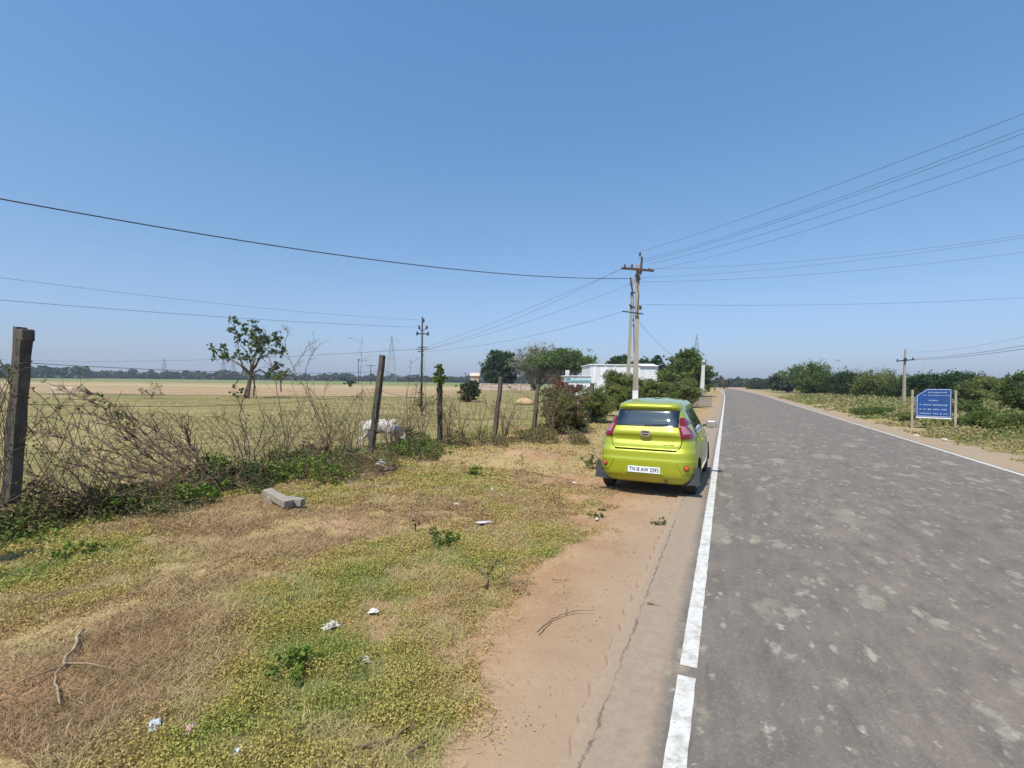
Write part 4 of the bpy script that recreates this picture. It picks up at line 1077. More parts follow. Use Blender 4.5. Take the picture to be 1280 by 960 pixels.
# ties of bright wire around the near post
mb = MB()
for f_, q_ in ((.86, .02), (.70, -.03), (.45, .03)):
    c = pb1.lerp(pt1, f_); mb.tube([c+Vector((math.cos(a)*.08, math.sin(a)*.08, q_*math.sin(a))) for a in np.linspace(0, 2*math.pi, 14)], .006, 5)
mb.build('wire_tie', M_galv, FN, True)
# mesh panels: warped diamonds
def mesh_panel(A, B, h0, h1, cell, r, warp, seed, drop=0.0):
    A = Vector(A); B = Vector(B); Ld = (B-A).length; nx_ = int(Ld/cell); nz = int((h1-h0)/cell)
    rg = random.Random(seed); mb = MB()
    U = (B-A).normalized(); Nn = U.cross(Vector((0, 0, 1)))
    def wp(i, j):
        u = i/nx_*Ld; z = h0+(h1-h0)*j/nz
        sg = 1-drop*math.sin(math.pi*u/Ld)*(z/h1)
        n1 = float(fbm(u*1.3+seed, z*1.3, seed)-.5); n2 = float(fbm(u*1.1, z*1.5+seed, seed+3)-.5); n3 = float(fbm(u*.9, z*.9, seed+6)-.5)
        n4 = float(fbm(u*4, z*4, seed+8)-.5); n5 = float(fbm(u*4, z*4, seed+12)-.5)
        p = A+U*(u+n1*warp+n4*cell*1.2)+Vector((0, 0, z*sg+n2*warp*.8+n5*cell*1.2))+Nn*n3*warp
        return p
    P = {}
    for i in range(nx_+2):
        for j in range(nz+1): P[i, j] = wp(i+.5*(j % 2), j)
    for i in range(nx_+1):
        line = [P[i+(0 if True else 0), j] for j in range(nz+1)]
        mb.tube([P[i, j] if j % 2 == 0 else P[i, j] for j in range(nz+1)], r, 3, False)
        mb.tube([P[i+1, j] if j % 2 == 0 else P[i, j] for j in range(nz+1)], r, 3, False)
    return mb
g0 = lambda p: Vector((p.x, p.y, zg(p.x, p.y)))
mesh_panel(g0(pb1)+Vector((.05, .1, 0)), g0(pb2)+Vector((.05, -.1, 0)), .05, 1.62, .15, .0042, .42, 11, .30).build('wire_mesh', M_galv, FN)
mesh_panel(g0(pb0), g0(pb1)+Vector((0, -.1, 0)), .05, 1.9, .15, .0042, .35, 12, .05).build('wire_mesh', M_galv, FN)
mesh_panel(g0(pb2), g0(pb3), .05, 1.35, .15, .0042, .35, 13, .2).build('wire_mesh', M_galv, FN)
seq = [(pb0, pt0), (pb1, pt1), (pb2, pt2), (pb3, pt3), (pb4, pt4), (pb5, pt5), (pb6, pt6)]
for (b_a, t_a), (b_b, t_b) in zip(seq[:-1], seq[1:]):
    for f_ in (.42, .66, .86):
        A = b_a.lerp(t_a, f_); B = b_b.lerp(t_b, f_-.02); n = 14
        s_ = random.uniform(.05, .22)
        MB().tube([A.lerp(B, i/n)+Vector((.10*(i not in (0, n))*random.uniform(-.3, .3), 0, -4*s_*(i/n)*(1-i/n))) for i in range(n+1)], .0035, 4).build('strand_wire', M_galv, FN)

# ------------------------------------------------------------------ beam lying in the grass
def oriented(name, ends, w, h, mat, parent=None, bev=.012):
    A, B = Vector(ends[0]), Vector(ends[1]); ax = (B-A); M_ = ax.to_track_quat('X', 'Z').to_matrix()
    return MB().box((A+B)/2, (ax.length, w, h), M_, bev).build(name, mat, parent)
bA = gd(336, 630); bB = gd(364, 641)
BM = empty('broken_beam', (bA+bB)/2, 0, 'broken grey concrete post lying in the dry grass below the fence', 'concrete block')
c0 = (bA+bB)/2
zz = zg(c0.x, c0.y)
oriented('long_piece', (at(334, 615, pxz(bA))-c0, at(361, 630, pxz(bB))-c0), .13, .10, M_stone2, BM)
oriented('short_piece', (at(350, 624, pxz(bB)+.20)-c0, at(379, 628, pxz(bB)+.12)-c0), .11, .10, M_stone2, BM)
MB().box(Vector((-.12, .05, zz+.05)), (.22, .16, .14), Matrix.Rotation(.4, 3, 'Z'), .03).build('broken_stub', M_stone2, BM)

# ------------------------------------------------------------------ litter, stones, sticks
M_litter = worn('dirty_plastic', (.46, .44, .40), (.66, .64, .61), 30, .5, .3, .6, .004, c3=(.34, .30, .25))
M_pink = worn('faded_pink_plastic', (.55, .30, .30), (.70, .50, .48), 30, .5, .4, .5, .004)
M_bluep = worn('bluish_plastic', (.42, .46, .56), (.62, .66, .74), 30, .4, .4, .5, .004)
def scrap(px, py, s, lab, mat=M_litter, hgt_=.35, asp=1.6, name='plastic_scrap', cat='litter'):
    p = gd(px, py); rg = random.Random(int(px*7+py)); bm = bmesh.new(); n = 9
    g = [[bm.verts.new(Vector(((i/n-.5)*s*asp*(1+rg.uniform(-.1, .1)), (j/n-.5)*s*(1+rg.uniform(-.1, .1)), 0))) for j in range(n+1)] for i in range(n+1)]
    for i in range(n+1):
        for j in range(n+1):
            u, w = i/n-.5, j/n-.5
            v_ = g[i][j]; q_ = float(fbm(u*3.2+px, w*3.2+py, 7, 3)); v_.co.z = s*hgt_*(1.6*math.exp(-(u*u+w*w)*5)*q_+.25*rg.random()+.5*q_)
            rr = math.hypot(u, w)
            if rr > .42+rg.uniform(-.08, .05): v_.co.x *= .86; v_.co.y *= .86; v_.co.z *= .3
    for i in range(n):
        for j in range(n): bm.faces.new((g[i][j], g[i+1][j], g[i+1][j+1], g[i][j+1]))
    me = bpy.data.meshes.new(name); bm.to_mesh(me); bm.free(); me.materials.append(mat)
    o = bpy.data.objects.new(name, me); COL.objects.link(o); o.location = (p.x, p.y, zg(p.x, p.y)+.02); o.rotation_euler = (rg.uniform(-.2, .2), rg.uniform(-.2, .2), rg.uniform(0, 3))
    md = o.modifiers.new('thick', 'SOLIDIFY'); md.thickness = .0025
    return tag(o, lab, cat, 'litter in the grass' if cat == 'litter' else None)
scrap(413, 787, .085, 'crumpled white plastic scrap left of the green weeds in lower middle')
scrap(467, 766, .06, 'small whitish scrap in grass, above right of the crumpled white one')
scrap(457, 823, .07, 'flat pale beige scrap below the crumpled white one', worn('beige', (.42, .34, .26), (.55, .47, .38), 20, .8, .2, .3, .004), .15)
scrap(193, 911, .06, 'bluish white scrap in the weeds near the lower left corner', M_bluep)
scrap(238, 912, .05, 'faded pink wrapper among weeds near the lower left', M_pink)
scrap(297, 942, .05, 'bluish grey scrap near the bottom edge among weeds', M_bluep)
scrap(607, 651, .13, 'long thin whitish scrap lying above the big green weed patch', M_litter, .12, 2.6)
scrap(571, 633, .06, 'tiny white scrap left in the verge below the mound, left of two')
scrap(615, 617, .06, 'tiny white scrap in the verge below the mound, right of two')
scrap(590, 617, .05, 'tiny pale scrap just left of the mound foot')
scrap(746, 648, .05, 'tiny white scrap on dirt below the left rear of the car')
scrap(718, 604, .06, 'tiny white scrap on the grass left of the car', M_litter)
scrap(440, 605, .08, 'small pale scrap lying near the foot of the tilted post', M_litter, .2)
scrap(1181, 549, .14, 'white litter on the grass strip below the blue signboard', M_litter, .2)
scrap(1146, 544, .14, 'white litter farther along the strip left of the signboard foot', M_litter, .2)
def stone(px, py, s, lab, mat, name='stone', sink=.3, cat='stone'):
    p = gd(px, py); bm = bmesh.new(); bmesh.ops.create_icosphere(bm, subdivisions=3, radius=1)
    sd = int(px*13+py)
    for v_ in bm.verts:
        c = v_.co; k = 1+.45*(float(fbm(c.x*1.6+sd, c.y*1.6+c.z*2.3, sd, 3))-.5)*2*.6
        v_.co = Vector((c.x*s[0]*k, c.y*s[1]*k, c.z*s[2]*k))
    me = bpy.data.meshes.new(name); bm.to_mesh(me); bm.free(); me.materials.append(mat); me.polygons.foreach_set('use_smooth', [True]*len(me.polygons))
    o = bpy.data.objects.new(name, me); COL.objects.link(o); o.location = (p.x, p.y, zg(p.x, p.y)+s[2]*(1-sink)); o.rotation_euler = (0, 0, sd % 3)
    return tag(o, lab, cat, None)
stone(476, 586, (.13, .10, .10), 'whitish stone at the foot of the tilted fence post', M_white)
stone(484, 590, (.16, .11, .07), 'pinkish flat stone beside the whitish stone at the tilted post', worn('pink_stone', (.34, .24, .20), (.46, .35, .30), 9, .9, .2, .5, .01))
stone(677, 611, (.035, .03, .02), 'small stone on the bare dirt left of the car', M_stone2)
rs = np.random.default_rng(12)
# loose crumbs of stone on the bare earth: one mass nobody could count
x, y = [], []
n = 5200
xx = rs.uniform(-3.2, ASPH_L-.08, n); yy = rs.uniform(1.6, 12, n); k = (soil(xx, yy) > .45) & (rs.random(n) < np.clip(5/np.hypot(xx, yy), 0, 1)**1.5)
k &= (fbm(xx*2, yy*2, 71) > .42)
xx, yy = xx[k], yy[k]; Vs = []; Fs = []
ico = bmesh.new(); bmesh.ops.create_icosphere(ico, subdivisions=1, radius=1); iv = np.array([v_.co[:] for v_ in ico.verts]); ifc = np.array([[v_.index for v_ in f.verts] for f in ico.faces]); ico.free()
for i_, (a, b) in enumerate(zip(xx, yy)):
    s = .0025+.008*rs.random()**4; Vs.append(iv*s*rs.uniform(.6, 1.3, 3)+rs.normal(0, s*.15, iv.shape)+[a, b, 0]); Fs.append(ifc+i_*len(iv))
Vs = np.concatenate(Vs); 
zq = hgt(xx, yy).repeat(len(iv)); Vs[:, 2] += zq+.001
tag(link('gravel_crumbs', npmesh('gravel_crumbs', Vs, np.concatenate(Fs)), worn('crumb', (.16, .11, .08), (.42, .32, .25), 40, .95, .1, 0)), kind='stuff')
def stick(pts, r, lab, mat=M_twigl, twigs=2, name='dry_stick'):
    P = [gd(*p) for p in pts]; rg = random.Random(len(lab)+int(pts[0][0]))
    for p in P: p.z = zg(p.x, p.y)+.015+rg.uniform(0, .03)
    o = empty(name, P[0], 0, lab, 'stick', 'dry sticks on the ground') if False else None
    c = P[0].copy(); mb = MB(); Q = []
    for i in range(len(P)-1):
        for k in range(5): Q.append(P[i].lerp(P[i+1], k/5)-c+Vector((rg.uniform(-1, 1), rg.uniform(-1, 1), rg.uniform(-.3, 1)))*r*1.2)
    Q.append(P[-1]-c)
    mb.tube(Q, [r*(1-.6*i/len(Q)) for i in range(len(Q))], 6)
    for _ in range(twigs):
        q = Q[rg.randrange(2, len(Q)-1)]; d = (Q[-1]-Q[0]).normalized(); a = rg.choice((-1, 1))*rg.uniform(.5, 1.0)
        d = Matrix.Rotation(a, 3, 'Z') @ d; l = (Q[-1]-Q[0]).length*rg.uniform(.2, .4)
        mb.tube([q, q+d*l*.5+Vector((0, 0, r*2)), q+d*l+Vector((0, 0, r))], [r*.6, r*.4, r*.2], 5)
    return tag(mb.build(name, mat, None, True, c), lab, 'stick', 'dry sticks on the ground')
stick([(102, 800), (80, 842), (68, 862), (75, 893)], .011, 'pale forked stick on the brown patch at lower left')
stick([(440, 938), (487, 926), (516, 908)], .009, 'thin dry stick lying on dirt near the bottom centre', M_twig)
stick([(510, 950), (524, 938), (534, 928)], .008, 'short dark stick nearest the bottom edge on dirt', M_twig, 0)
stick([(605, 735), (612, 712), (628, 695)], .014, 'curved bark strip at the edge of grass and bare dirt', M_twig, 3)
stick([(620, 735), (648, 724), (660, 726)], .007, 'thin crooked twig right of the curved bark strip', M_twig, 2)
stick([(672, 790), (690, 772), (718, 762)], .006, 'fine twig on the bare dirt below the crooked twigs', M_twig, 2)
stick([(655, 694), (672, 697), (676, 702)], .005, 'short fine twig at the top of the dirt strip', M_twig, 0)
stick([(690, 724), (706, 723), (712, 723)], .004, 'tiny straight twig in the middle of the dirt strip', M_twig, 0)
for i, (px, py) in enumerate(((815, 757),)):
    stick([(808, 756), (826, 757), (848, 762)], .006, 'brown twig lying on the dusty strip left of the white line', M_twig, 0)

# ------------------------------------------------------------------ buildings and walls
M_stain = None
def stained():
    m, nt, out = newmat('stained_white_wall')
    P = coords(nt, 'Object', (1.2, 1.2, .12)); n1 = noise(nt, P, 1.6, 6, .7); n2 = noise(nt, coords(nt, 'Object'), .6, 4, .6)
    c = ramp(nt, n1, [(.30, (.50, .49, .47)), (.5, (.74, .74, .73)), (.7, (.82, .82, .82))])
    c = mixc(nt, mapr(nt, n2, .5, .65, 0, .3), c, (.55, .52, .47)); bsdf(nt, out, c, .85, .2, 0, bump(nt, n1, .2, .02)); return m
M_stain = stained()
M_teal = worn('teal_trim', (.16, .36, .38), (.24, .46, .48), 4, .7)
M_pinkw = worn('pink_plaster', (.46, .35, .28), (.58, .46, .38), 1.5, .9, .2, .2, .01, c3=(.40, .33, .26))
M_win = plain('window_dark', (.04, .05, .055), .2, .5)
def bld(px0, px1, d, ytop, depth, name, lab, mat, cat='building', parapet=.0):
    a = col_at(px0, d); b = col_at(px1, d); c = (a+b)/2; w = (b-a).length; h = at((px0+px1)/2, ytop, d).z
    e = empty(name, c, YAW, lab, cat)
    MB().box((0, depth/2, h/2), (w, depth, h), None, .02).build('wall', mat, e)
    return e, w, h
e, w, h = bld(738, 800, 72, 456.5, 9, 'white_building', 'tall windowless white stained building left of the main pole', M_stain)
MB().box((0, 4.5, h+.06), (w+.3, 9.3, .14), None, .02).build('roof_slab', M_stain, e)
mb = MB()
for i_ in range(5): mb.box((-w/2+w*(i_+.5)/5, -.03, h/2-.1), (.16, .06, h-.2))
mb.build('pilasters', M_stain, e)
e, w, h = bld(794, 821.5, 84, 457.5, 7, 'white_shed', 'white walled shed right of the main pole in front of dark trees', M_stain)
mb = MB(); mb.prism([(-.3, 0), (7.3, 0), (3.5, .5)], w+.4, Matrix.Translation((-w/2-.2, 0, h)) @ Matrix(((0, 0, 1, 0), (1, 0, 0, 0), (0, 1, 0, 0), (0, 0, 0, 1)))); mb.build('roof', M_stain, e)
MB().box((w*.2, -.02, 1.1), (1.0, .05, 2.0), None, .01).build('door', M_win, e)
e, w, h = bld(707, 739, 66, 470.5, 5, 'low_annex', 'low white annex with teal trim left of the tall white building', M_stain)
MB().box((0, -.05, h-.55), (w+.04, .12, .30), None, .01).build('teal_band', M_teal, e)
MB().box((0, 2.5, h+.06), (w+.3, 5.3, .10), None, .02).build('roof_slab', M_stain, e)
for x_ in (-.3, .05): MB().box((w*x_, -.03, h*.42), (.9, .05, .8), None, .01).build('window', M_win, e)
MB().box((-w*.44, -.1, h+.4), (.5, .5, .8), None, .02).build('water_tank', M_white, e)
e, w, h = bld(588, 662, 100, 480.3, .3, 'boundary_wall', 'long low pinkish boundary wall in front of the rain trees', M_pinkw, 'wall')
MB().box((0, .15, h+.04), (w+.05, .42, .09), None, .01).build('coping', M_pinkw, e)
for i_ in range(7): MB().box((-w/2+w*i_/6, -.06, h/2+.02), (.35, .16, h+.06), None, .01).build('pier', M_pinkw, e)
e, w, h = bld(588, 598, 118, 470, 4, 'small_hut', 'small pale hut at the left end of the pinkish wall', M_pinkw)
mb = MB(); mb.prism([(-.3, 0), (4.3, 0), (2, .8)], w+.5, Matrix.Translation((-w/2-.25, 0, h)) @ Matrix(((0, 0, 1, 0), (1, 0, 0, 0), (0, 1, 0, 0), (0, 0, 0, 1)))); mb.build('roof', M_pinkw, e)
MB().box((w*.1, -.03, 1.0), (.9, .05, 1.9), None, .01).build('door', M_win, e)
e, w, h = bld(260, 270, 560, 466.8, 6, 'white_farmhouse', 'tiny white flat roofed building on the horizon left of the lone tree', M_white)
MB().box((0, 2.5, h+.1), (w+.4, 5.4, .25), None, .02).build('roof_slab', M_white, e)
MB().box((-w*.2, -.04, 1.1), (1.1, .06, 2.1)).build('door', M_win, e)
MB().box((w*.25, -.04, 1.6), (1.2, .06, 1.0)).build('window', M_win, e)
e, w, h = bld(100, 103.5, 560, 468.2, 4, 'white_hut', 'tiny low white shed at the foot of the far treeline at left', M_white)
MB().box((0, 2, h+.1), (w+.6, 4.6, .2), None, .02).build('roof_slab', M_white, e)
MB().box((0, -.04, .8), (.9, .06, 1.6)).build('door', M_win, e)
# small culvert parapet on the verge past the car
c = col_at(874, 40); e = empty('culvert_parapet', c, .05, 'low beige parapet by the road edge beyond the hatchback', 'wall')
MB().box((0, 0, .42), (1.9, .25, .84), None, .03).build('parapet', M_stone2, e); MB().box((0, 0, .88), (2.0, .34, .09), None, .02).build('coping', M_stone2, e)
# orange-yellow heap behind the fence
p = col_at(656, 40); bm = bmesh.new(); bmesh.ops.create_uvsphere(bm, u_segments=28, v_segments=14, radius=1)
for v_ in bm.verts:
    k = 1+.3*(float(fbm(v_.co.x*2+3, v_.co.y*2+v_.co.z*2, 5))-.5); v_.co = Vector((v_.co.x*.78*k, v_.co.y*.6*k, max(v_.co.z, -.2)*.42*k))
me = bpy.data.meshes.new('heap'); bm.to_mesh(me); bm.free()
tag(link('straw_heap', me, worn('ochre_straw', (.36, .24, .12), (.48, .34, .18), 8, .95, .1, .6, .03), None, True, (p.x, p.y, .62)), 'low orange yellow straw heap behind the fence left of brown bushes', 'heap')
bpy.data.objects['straw_heap'].location.z = .08
# white pipe frame in the field, far left
e = empty('pipe_frame', col_at(77, 40), YAW, 'low white pipe frame standing in the field right of the near post', 'frame')
hh_ = 1.0
MB().tube([(-.85, 0, .82), (.85, 0, .86)], .025, 6).build('rail', M_white, e)
for x_ in (-.78, .0, .78): MB().tube([(x_, 0, -.05), (x_, 0, .84)], .035, 6).build('leg', M_white, e)

# ------------------------------------------------------------------ blue sign board
sd = 21.0
sc_ = at(1167, 505, sd); sb = Vector((sc_.x, sc_.y, 0)); zz0 = zg(sb.x, sb.y)
SB = empty('sign_board', sb, -.30, 'blue information board with clipped corner standing in roadside weeds', 'sign')
w_, z0_, z1_ = 1.16, .50, 1.72
M_sign = worn('sign_blue', (.015, .055, .20), (.022, .075, .26), 3, .45, .4, 0)
Mx = Matrix.Rotation(R(90), 4, 'X')
poly = [(-w_/2, z0_), (w_/2, z0_), (w_/2, z1_), (-w_/2+.36, z1_), (-w_/2, z1_-.30)]
pn = MB().prism(poly, .03, Matrix.Translation((0, .03, 0)) @ Mx).build('panel', M_sign, SB)
mb = MB(); inset = [(-w_/2+.04, z0_+.04), (w_/2-.04, z0_+.04), (w_/2-.04, z1_-.04), (-w_/2+.38, z1_-.04), (-w_/2+.04, z1_-.32)]
for a, b in zip(inset, inset[1:]+inset[:1]): mb.tube([(a[0], -.003, a[1]), (b[0], -.003, b[1])], .008, 4)
mb.build('border', M_white, pn)
mb = MB(); rg = random.Random(4)
for k_, (z, x0, x1, hh2) in enumerate(((1.56, -.18, .40, .05), (1.44, -.34, .48, .035), (1.22, -.16, .12, .05), (1.03, -.46, .44, .06), (.84, -.46, .44, .06), (.66, -.46, .44, .05))):
    x_ = x0
    while x_ < x1:
        l = rg.uniform(.03, .06)
        mb.box((x_+l/2, -.003, z+rg.uniform(-.004, .004)), (l, .004, hh2*rg.uniform(.6, 1))); x_ += l+rg.choice((.015, .015, .02, .06))
mb.build('text_rows', plain('faded_lettering', (.32, .37, .45), .6, .3), pn)
MB().box((0, -.004, z0_-.02), (w_, .02, .05)).build('lower_trim', M_white, pn)
for x_ in (-w_/2-.12, w_/2+.12): MB().box((x_, .05, .78), (.08, .08, 1.75), None, .01).build('leg', M_conc, SB)
MB().box((0, .05, 1.2), (w_+.25, .04, .04)).build('brace', M_conc, SB)

# ------------------------------------------------------------------ grazing cow
M_cow = worn('cow_hide', (.36, .32, .27), (.60, .56, .50), 2.6, .85, .2, .15, .01, c3=(.26, .21, .165))
M_hoof = worn('hoof', (.06, .05, .04), (.10, .08, .06), 9)
def skin_body(name, verts, edges, radii, mat, parent, root=0, sub=2):
    me = bpy.data.meshes.new(name+'_s'); me.from_pydata(verts, edges, []); o = bpy.data.objects.new(name+'_s', me); COL.objects.link(o)
    s = o.modifiers.new('s', 'SKIN'); s.use_smooth_shade = True; sv = me.skin_vertices[0].data
    for i, r in enumerate(radii): sv[i].radius = tuple(q*1.22 for q in r)
    sv[root].use_root = True
    u = o.modifiers.new('u', 'SUBSURF'); u.levels = sub; u.render_levels = sub
    dg = bpy.context.evaluated_depsgraph_get(); m2 = bpy.data.meshes.new_from_object(o.evaluated_get(dg)); bpy.data.objects.remove(o)
    m2.materials.clear(); return link(name, m2, mat, parent, True)
cp_ = gd(477, 561); cz = zg(cp_.x, cp_.y)
COW = empty('cow', (cp_.x, cp_.y, cz), YAW-.15, 'dirty white cow grazing head down behind the tilted fence post', 'cow')
COW.scale = (.82, .82, .82)
# local: x forward (to the right in the photo), z up
V_, E_, Rr_ = [], [], []
def jv(p, r, prev=None):
    V_.append(Vector(p)); Rr_.append(r if hasattr(r,'__len__') else (r, r)); 
    if prev is not None: E_.append((prev, len(V_)-1))
    return len(V_)-1
hip = jv((-.42, 0, .70), (.155, .165)); bel = jv((-.10, 0, .66), (.185, .20), hip); bel2 = jv((.15, 0, .68), (.175, .20), bel); sh = jv((.40, 0, .70), (.135, .17), bel2)
rmp = jv((-.60, 0, .74), (.09, .10), hip)
nk = jv((.60, 0, .56), (.085, .11), sh); nk2 = jv((.72, 0, .36), (.065, .085), nk); hd = jv((.80, 0, .22), (.062, .068), nk2); mz = jv((.90, 0, .08), (.042, .045), hd); mz2 = jv((.925, 0, .03), (.036, .036), mz)
for sg in (1, -1):
    for base, x0, fx, hind in ((hip, -.46, -.50, True), (sh, .38, .36, False)):
        if hind:
            a = jv((x0, sg*.12, .54), (.085, .10), base); b = jv((x0+.06, sg*.13, .42), (.055, .06), a); c = jv((x0-.09+sg*.05, sg*.13, .27), (.032, .036), b); d = jv((x0-.05+sg*.06, sg*.13, .07), (.025, .027), c); jv((x0-.03+sg*.06, sg*.13, .02), (.035, .035), d)
        else:
            a = jv((x0, sg*.11, .50), (.06, .07), base); b = jv((x0+.02+sg*.04, sg*.12, .30), (.036, .038), a); c = jv((x0+.01+sg*.06, sg*.12, .09), (.025, .026), b); jv((x0+.03+sg*.06, sg*.12, .02), (.034, .034), c)
skin_body('body', V_, E_, Rr_, M_cow, COW)
# hump, ears, horns, tail, hooves, eyes
MB().lathe([(.001, -.1), (.10, -.06), (.12, 0), (.09, .07), (.04, .11), (.001, .12)], 16, Matrix.Translation((.36, 0, .775))).build('hump', M_cow, COW, True)
for sg in (1, -1):
    MB().tube([(.73, sg*.05, .31), (.72, sg*.12, .33), (.70, sg*.19, .31)], [.02, .035, .008], 8).build('ear', M_cow, COW, True)
    MB().tube([(.70, sg*.035, .34), (.70, sg*.08, .41), (.73, sg*.07, .48)], [.018, .013, .004], 7).build('horn', M_hoof, COW, True)
    MB().lathe([(.001, -.012), (.012, 0), (.001, .012)], 8, Matrix.Translation((.80, sg*.058, .25))).build('eye', M_hoof, COW, True)
    for x_, y_ in ((-.49+sg*.06, .13), (.41+sg*.06, .12)):
        MB().lathe([(.036, -.02), (.036, .0), (.028, .05)], 12, Matrix.Translation((x_, sg*y_, .012))).build('hoof', M_hoof, COW, True)
MB().tube([(-.66, 0, .80), (-.74, 0, .68), (-.75, .01, .45), (-.74, .02, .28)], [.028, .018, .014, .012], 8).tube([(-.74, .02, .30), (-.74, .02, .24), (-.735, .02, .12)], [.014, .035, .006], 8).build('tail', M_cow, COW, True)
MB().lathe([(.001, -.04), (.025, -.02), (.03, .01), (.02, .03)], 10, Matrix.Translation((.91, 0, .055))).build('muzzle', M_hoof, COW, True)
# ------------------------------------------------------------------ trees and shrubs
vr = np.random.default_rng(21)
def limb(mb, A, B, r0_, r1_, rg, n=6, wob=.08, sag=.0, sides=6):
    A = Vector(A); B = Vector(B); L = (B-A).length; pts = []
    for i in range(n+1):
        t = i/n; p = A.lerp(B, t)
        if 0 < i < n: p += Vector((rg.uniform(-1, 1), rg.uniform(-1, 1), rg.uniform(-1, 1)))*L*wob*.6
        p.z += sag*L*math.sin(math.pi*t); pts.append(p)
    mb.tube(pts, [r0_+(r1_-r0_)*i/n for i in range(n+1)], sides); return pts
def crown_leaves(cl, n_per, size, mat, name, parent, flat=.6, wr=.55, up_=.1, tone=None):
    C, Vv = [], []
    for (c, r) in cl:
        n = max(4, int(n_per*(r/np.mean([q[1] for q in cl]))**2))
        # small sprays inside the clump so that it reads as twigs of leaves
        ns = max(2, n//14); sp = vr.normal(size=(ns, 3))*[r*.62, r*.62, r*.62*flat]+np.array(c)
        k = vr.integers(0, ns, n); p = sp[k]+vr.normal(size=(n, 3))*r*.16
        C.append(p); Vv.append(np.clip(vr.normal(.5, .17, n)+vr.normal(0, .16)+vr.normal(0, .14, ns)[k], 0, 1))
    C = np.concatenate(C); Vv = np.concatenate(Vv)
    return link(name, leaves(C, size*vr.uniform(.6, 1.4, len(C)), wr, vr, up_, Vv, name), mat, parent)
def tree(name, lab, px, d, box, n_cl, n_per, lsz, lmat, tr=.25, fork=.4, bark=None, group=None, flat=.6, seed=1, cr=.16, bare=0, depth=1.0, cat='tree', shell=.5, name_c='crown', zb=0, lean=(0, 0), limbs=True, topw=0):
    """box: px0, px1, ytop, ybottom of the crown seen in the photo, at depth d"""
    rg = random.Random(seed); b = col_at(px, d); b.z = zb
    px0, px1, yt, yb_ = box
    cx = at((px0+px1)/2, (yt+yb_)/2, d)-b; hw_ = (px1-px0)/2/F_PX*d; hh_ = (yb_-yt)/2/F_PX*d
    if cx.z-hh_ < .15 and name != 'x': 
        top = cx.z+hh_; hh_ = (top-.05)/2; cx = Vector((cx.x, cx.y, .05+hh_))
    e = empty(name, b, 0, lab, cat, group)
    cl = []
    for i in range(n_cl):
        while True:
            v = Vector((rg.uniform(-1, 1), rg.uniform(-1, 1), rg.uniform(-1, 1)))
            if shell < v.length < 1: break
        if topw and v.z < 0: v.z *= (1-topw)
        k = 1+.5*(rg.random()-.62)
        p = cx+r0*v.x*hw_*.86*k+f0*v.y*hw_*.86*depth+Vector((0, 0, v.z*hh_*.88))
        if p.z < .12: p.z = .12+rg.random()*.2
        cl.append((tuple(p), cr*hw_*rg.uniform(.6, 1.3)))
    mb = MB(); ftop = Vector((lean[0], lean[1], max(.3, (cx.z-hh_)+fork*hh_)))
    if limbs:
        tp = limb(mb, (0, 0, -.1), ftop, tr, tr*.62, rg, 6, .035, 0, 8)
        for c, r in cl:
            st = tp[rg.randrange(3, 7)] if len(tp) > 6 else tp[-1]
            q = limb(mb, st, Vector(c), tr*.34, tr*.05, rg, 5, .10, .05, 5)
            for _ in range(2+bare):
                s_ = q[rg.randrange(2, 6)]; w_ = Vector((rg.uniform(-1, 1), rg.uniform(-1, 1), rg.uniform(-.2, 1)))*r*2.0
                s2 = limb(mb, s_, s_+w_, tr*.10, tr*.03, rg, 3, .12, 0, 4)
                if bare:
                    for _k in range(3): limb(mb, s2[1+_k % 3], s2[1+_k % 3]+Vector((rg.uniform(-1, 1), rg.uniform(-1, 1), rg.uniform(-.1, 1)))*r*1.1, tr*.045, tr*.02, rg, 2, .1, 0, 3)
        mb.build('trunk', bark or M_bark, e, True)
    if n_per: crown_leaves(cl, n_per, lsz, lmat, name_c, e, flat)
    return e, cl

# the lone tree in the field, clump by clump
D = 45.0; rg = random.Random(3)
b = col_at(309, D); T1 = empty('lone_tree', b, 0, 'lone crooked small leafy tree standing in the field', 'tree')
P_ = lambda x, y, o=0.0: at(x, y, D+o)-b
mb = MB()
fork = limb(mb, (0, 0, -.1), P_(313, 468), .19, .15, rg, 6, .02, 0, 8)[-1]
limb(mb, P_(305, 497), P_(316, 470, .3), .08, .07, rg, 5, .03); limb(mb, P_(317, 495, .3), P_(318, 468, .3), .07, .06, rg, 5, .03)
arms = [((305, 458), (292, 452), (277, 441), (264, 433)), ((303, 455), (298, 440), (295, 415), (291, 400)), ((318, 452), (322, 435), (318, 415), (313, 408)), ((322, 450), (332, 438), (345, 428), (352, 422)),
        ((325, 462), (335, 468), (342, 460), (350, 455)), ((300, 456), (285, 447), (278, 432)), ((320, 440), (330, 425), (332, 412)), ((314, 455), (308, 440), (302, 432)), ((325, 448), (340, 440), (350, 438)), ((305, 462), (296, 478), (290, 483))]
for a in arms:
    prev = fork; r = .11
    for (x, y) in a:
        q = P_(x, y, rg.uniform(-.8, .8)); limb(mb, prev, q, r, r*.66, rg, 4, .06, 0, 6); prev = q; r *= .66
cl = []
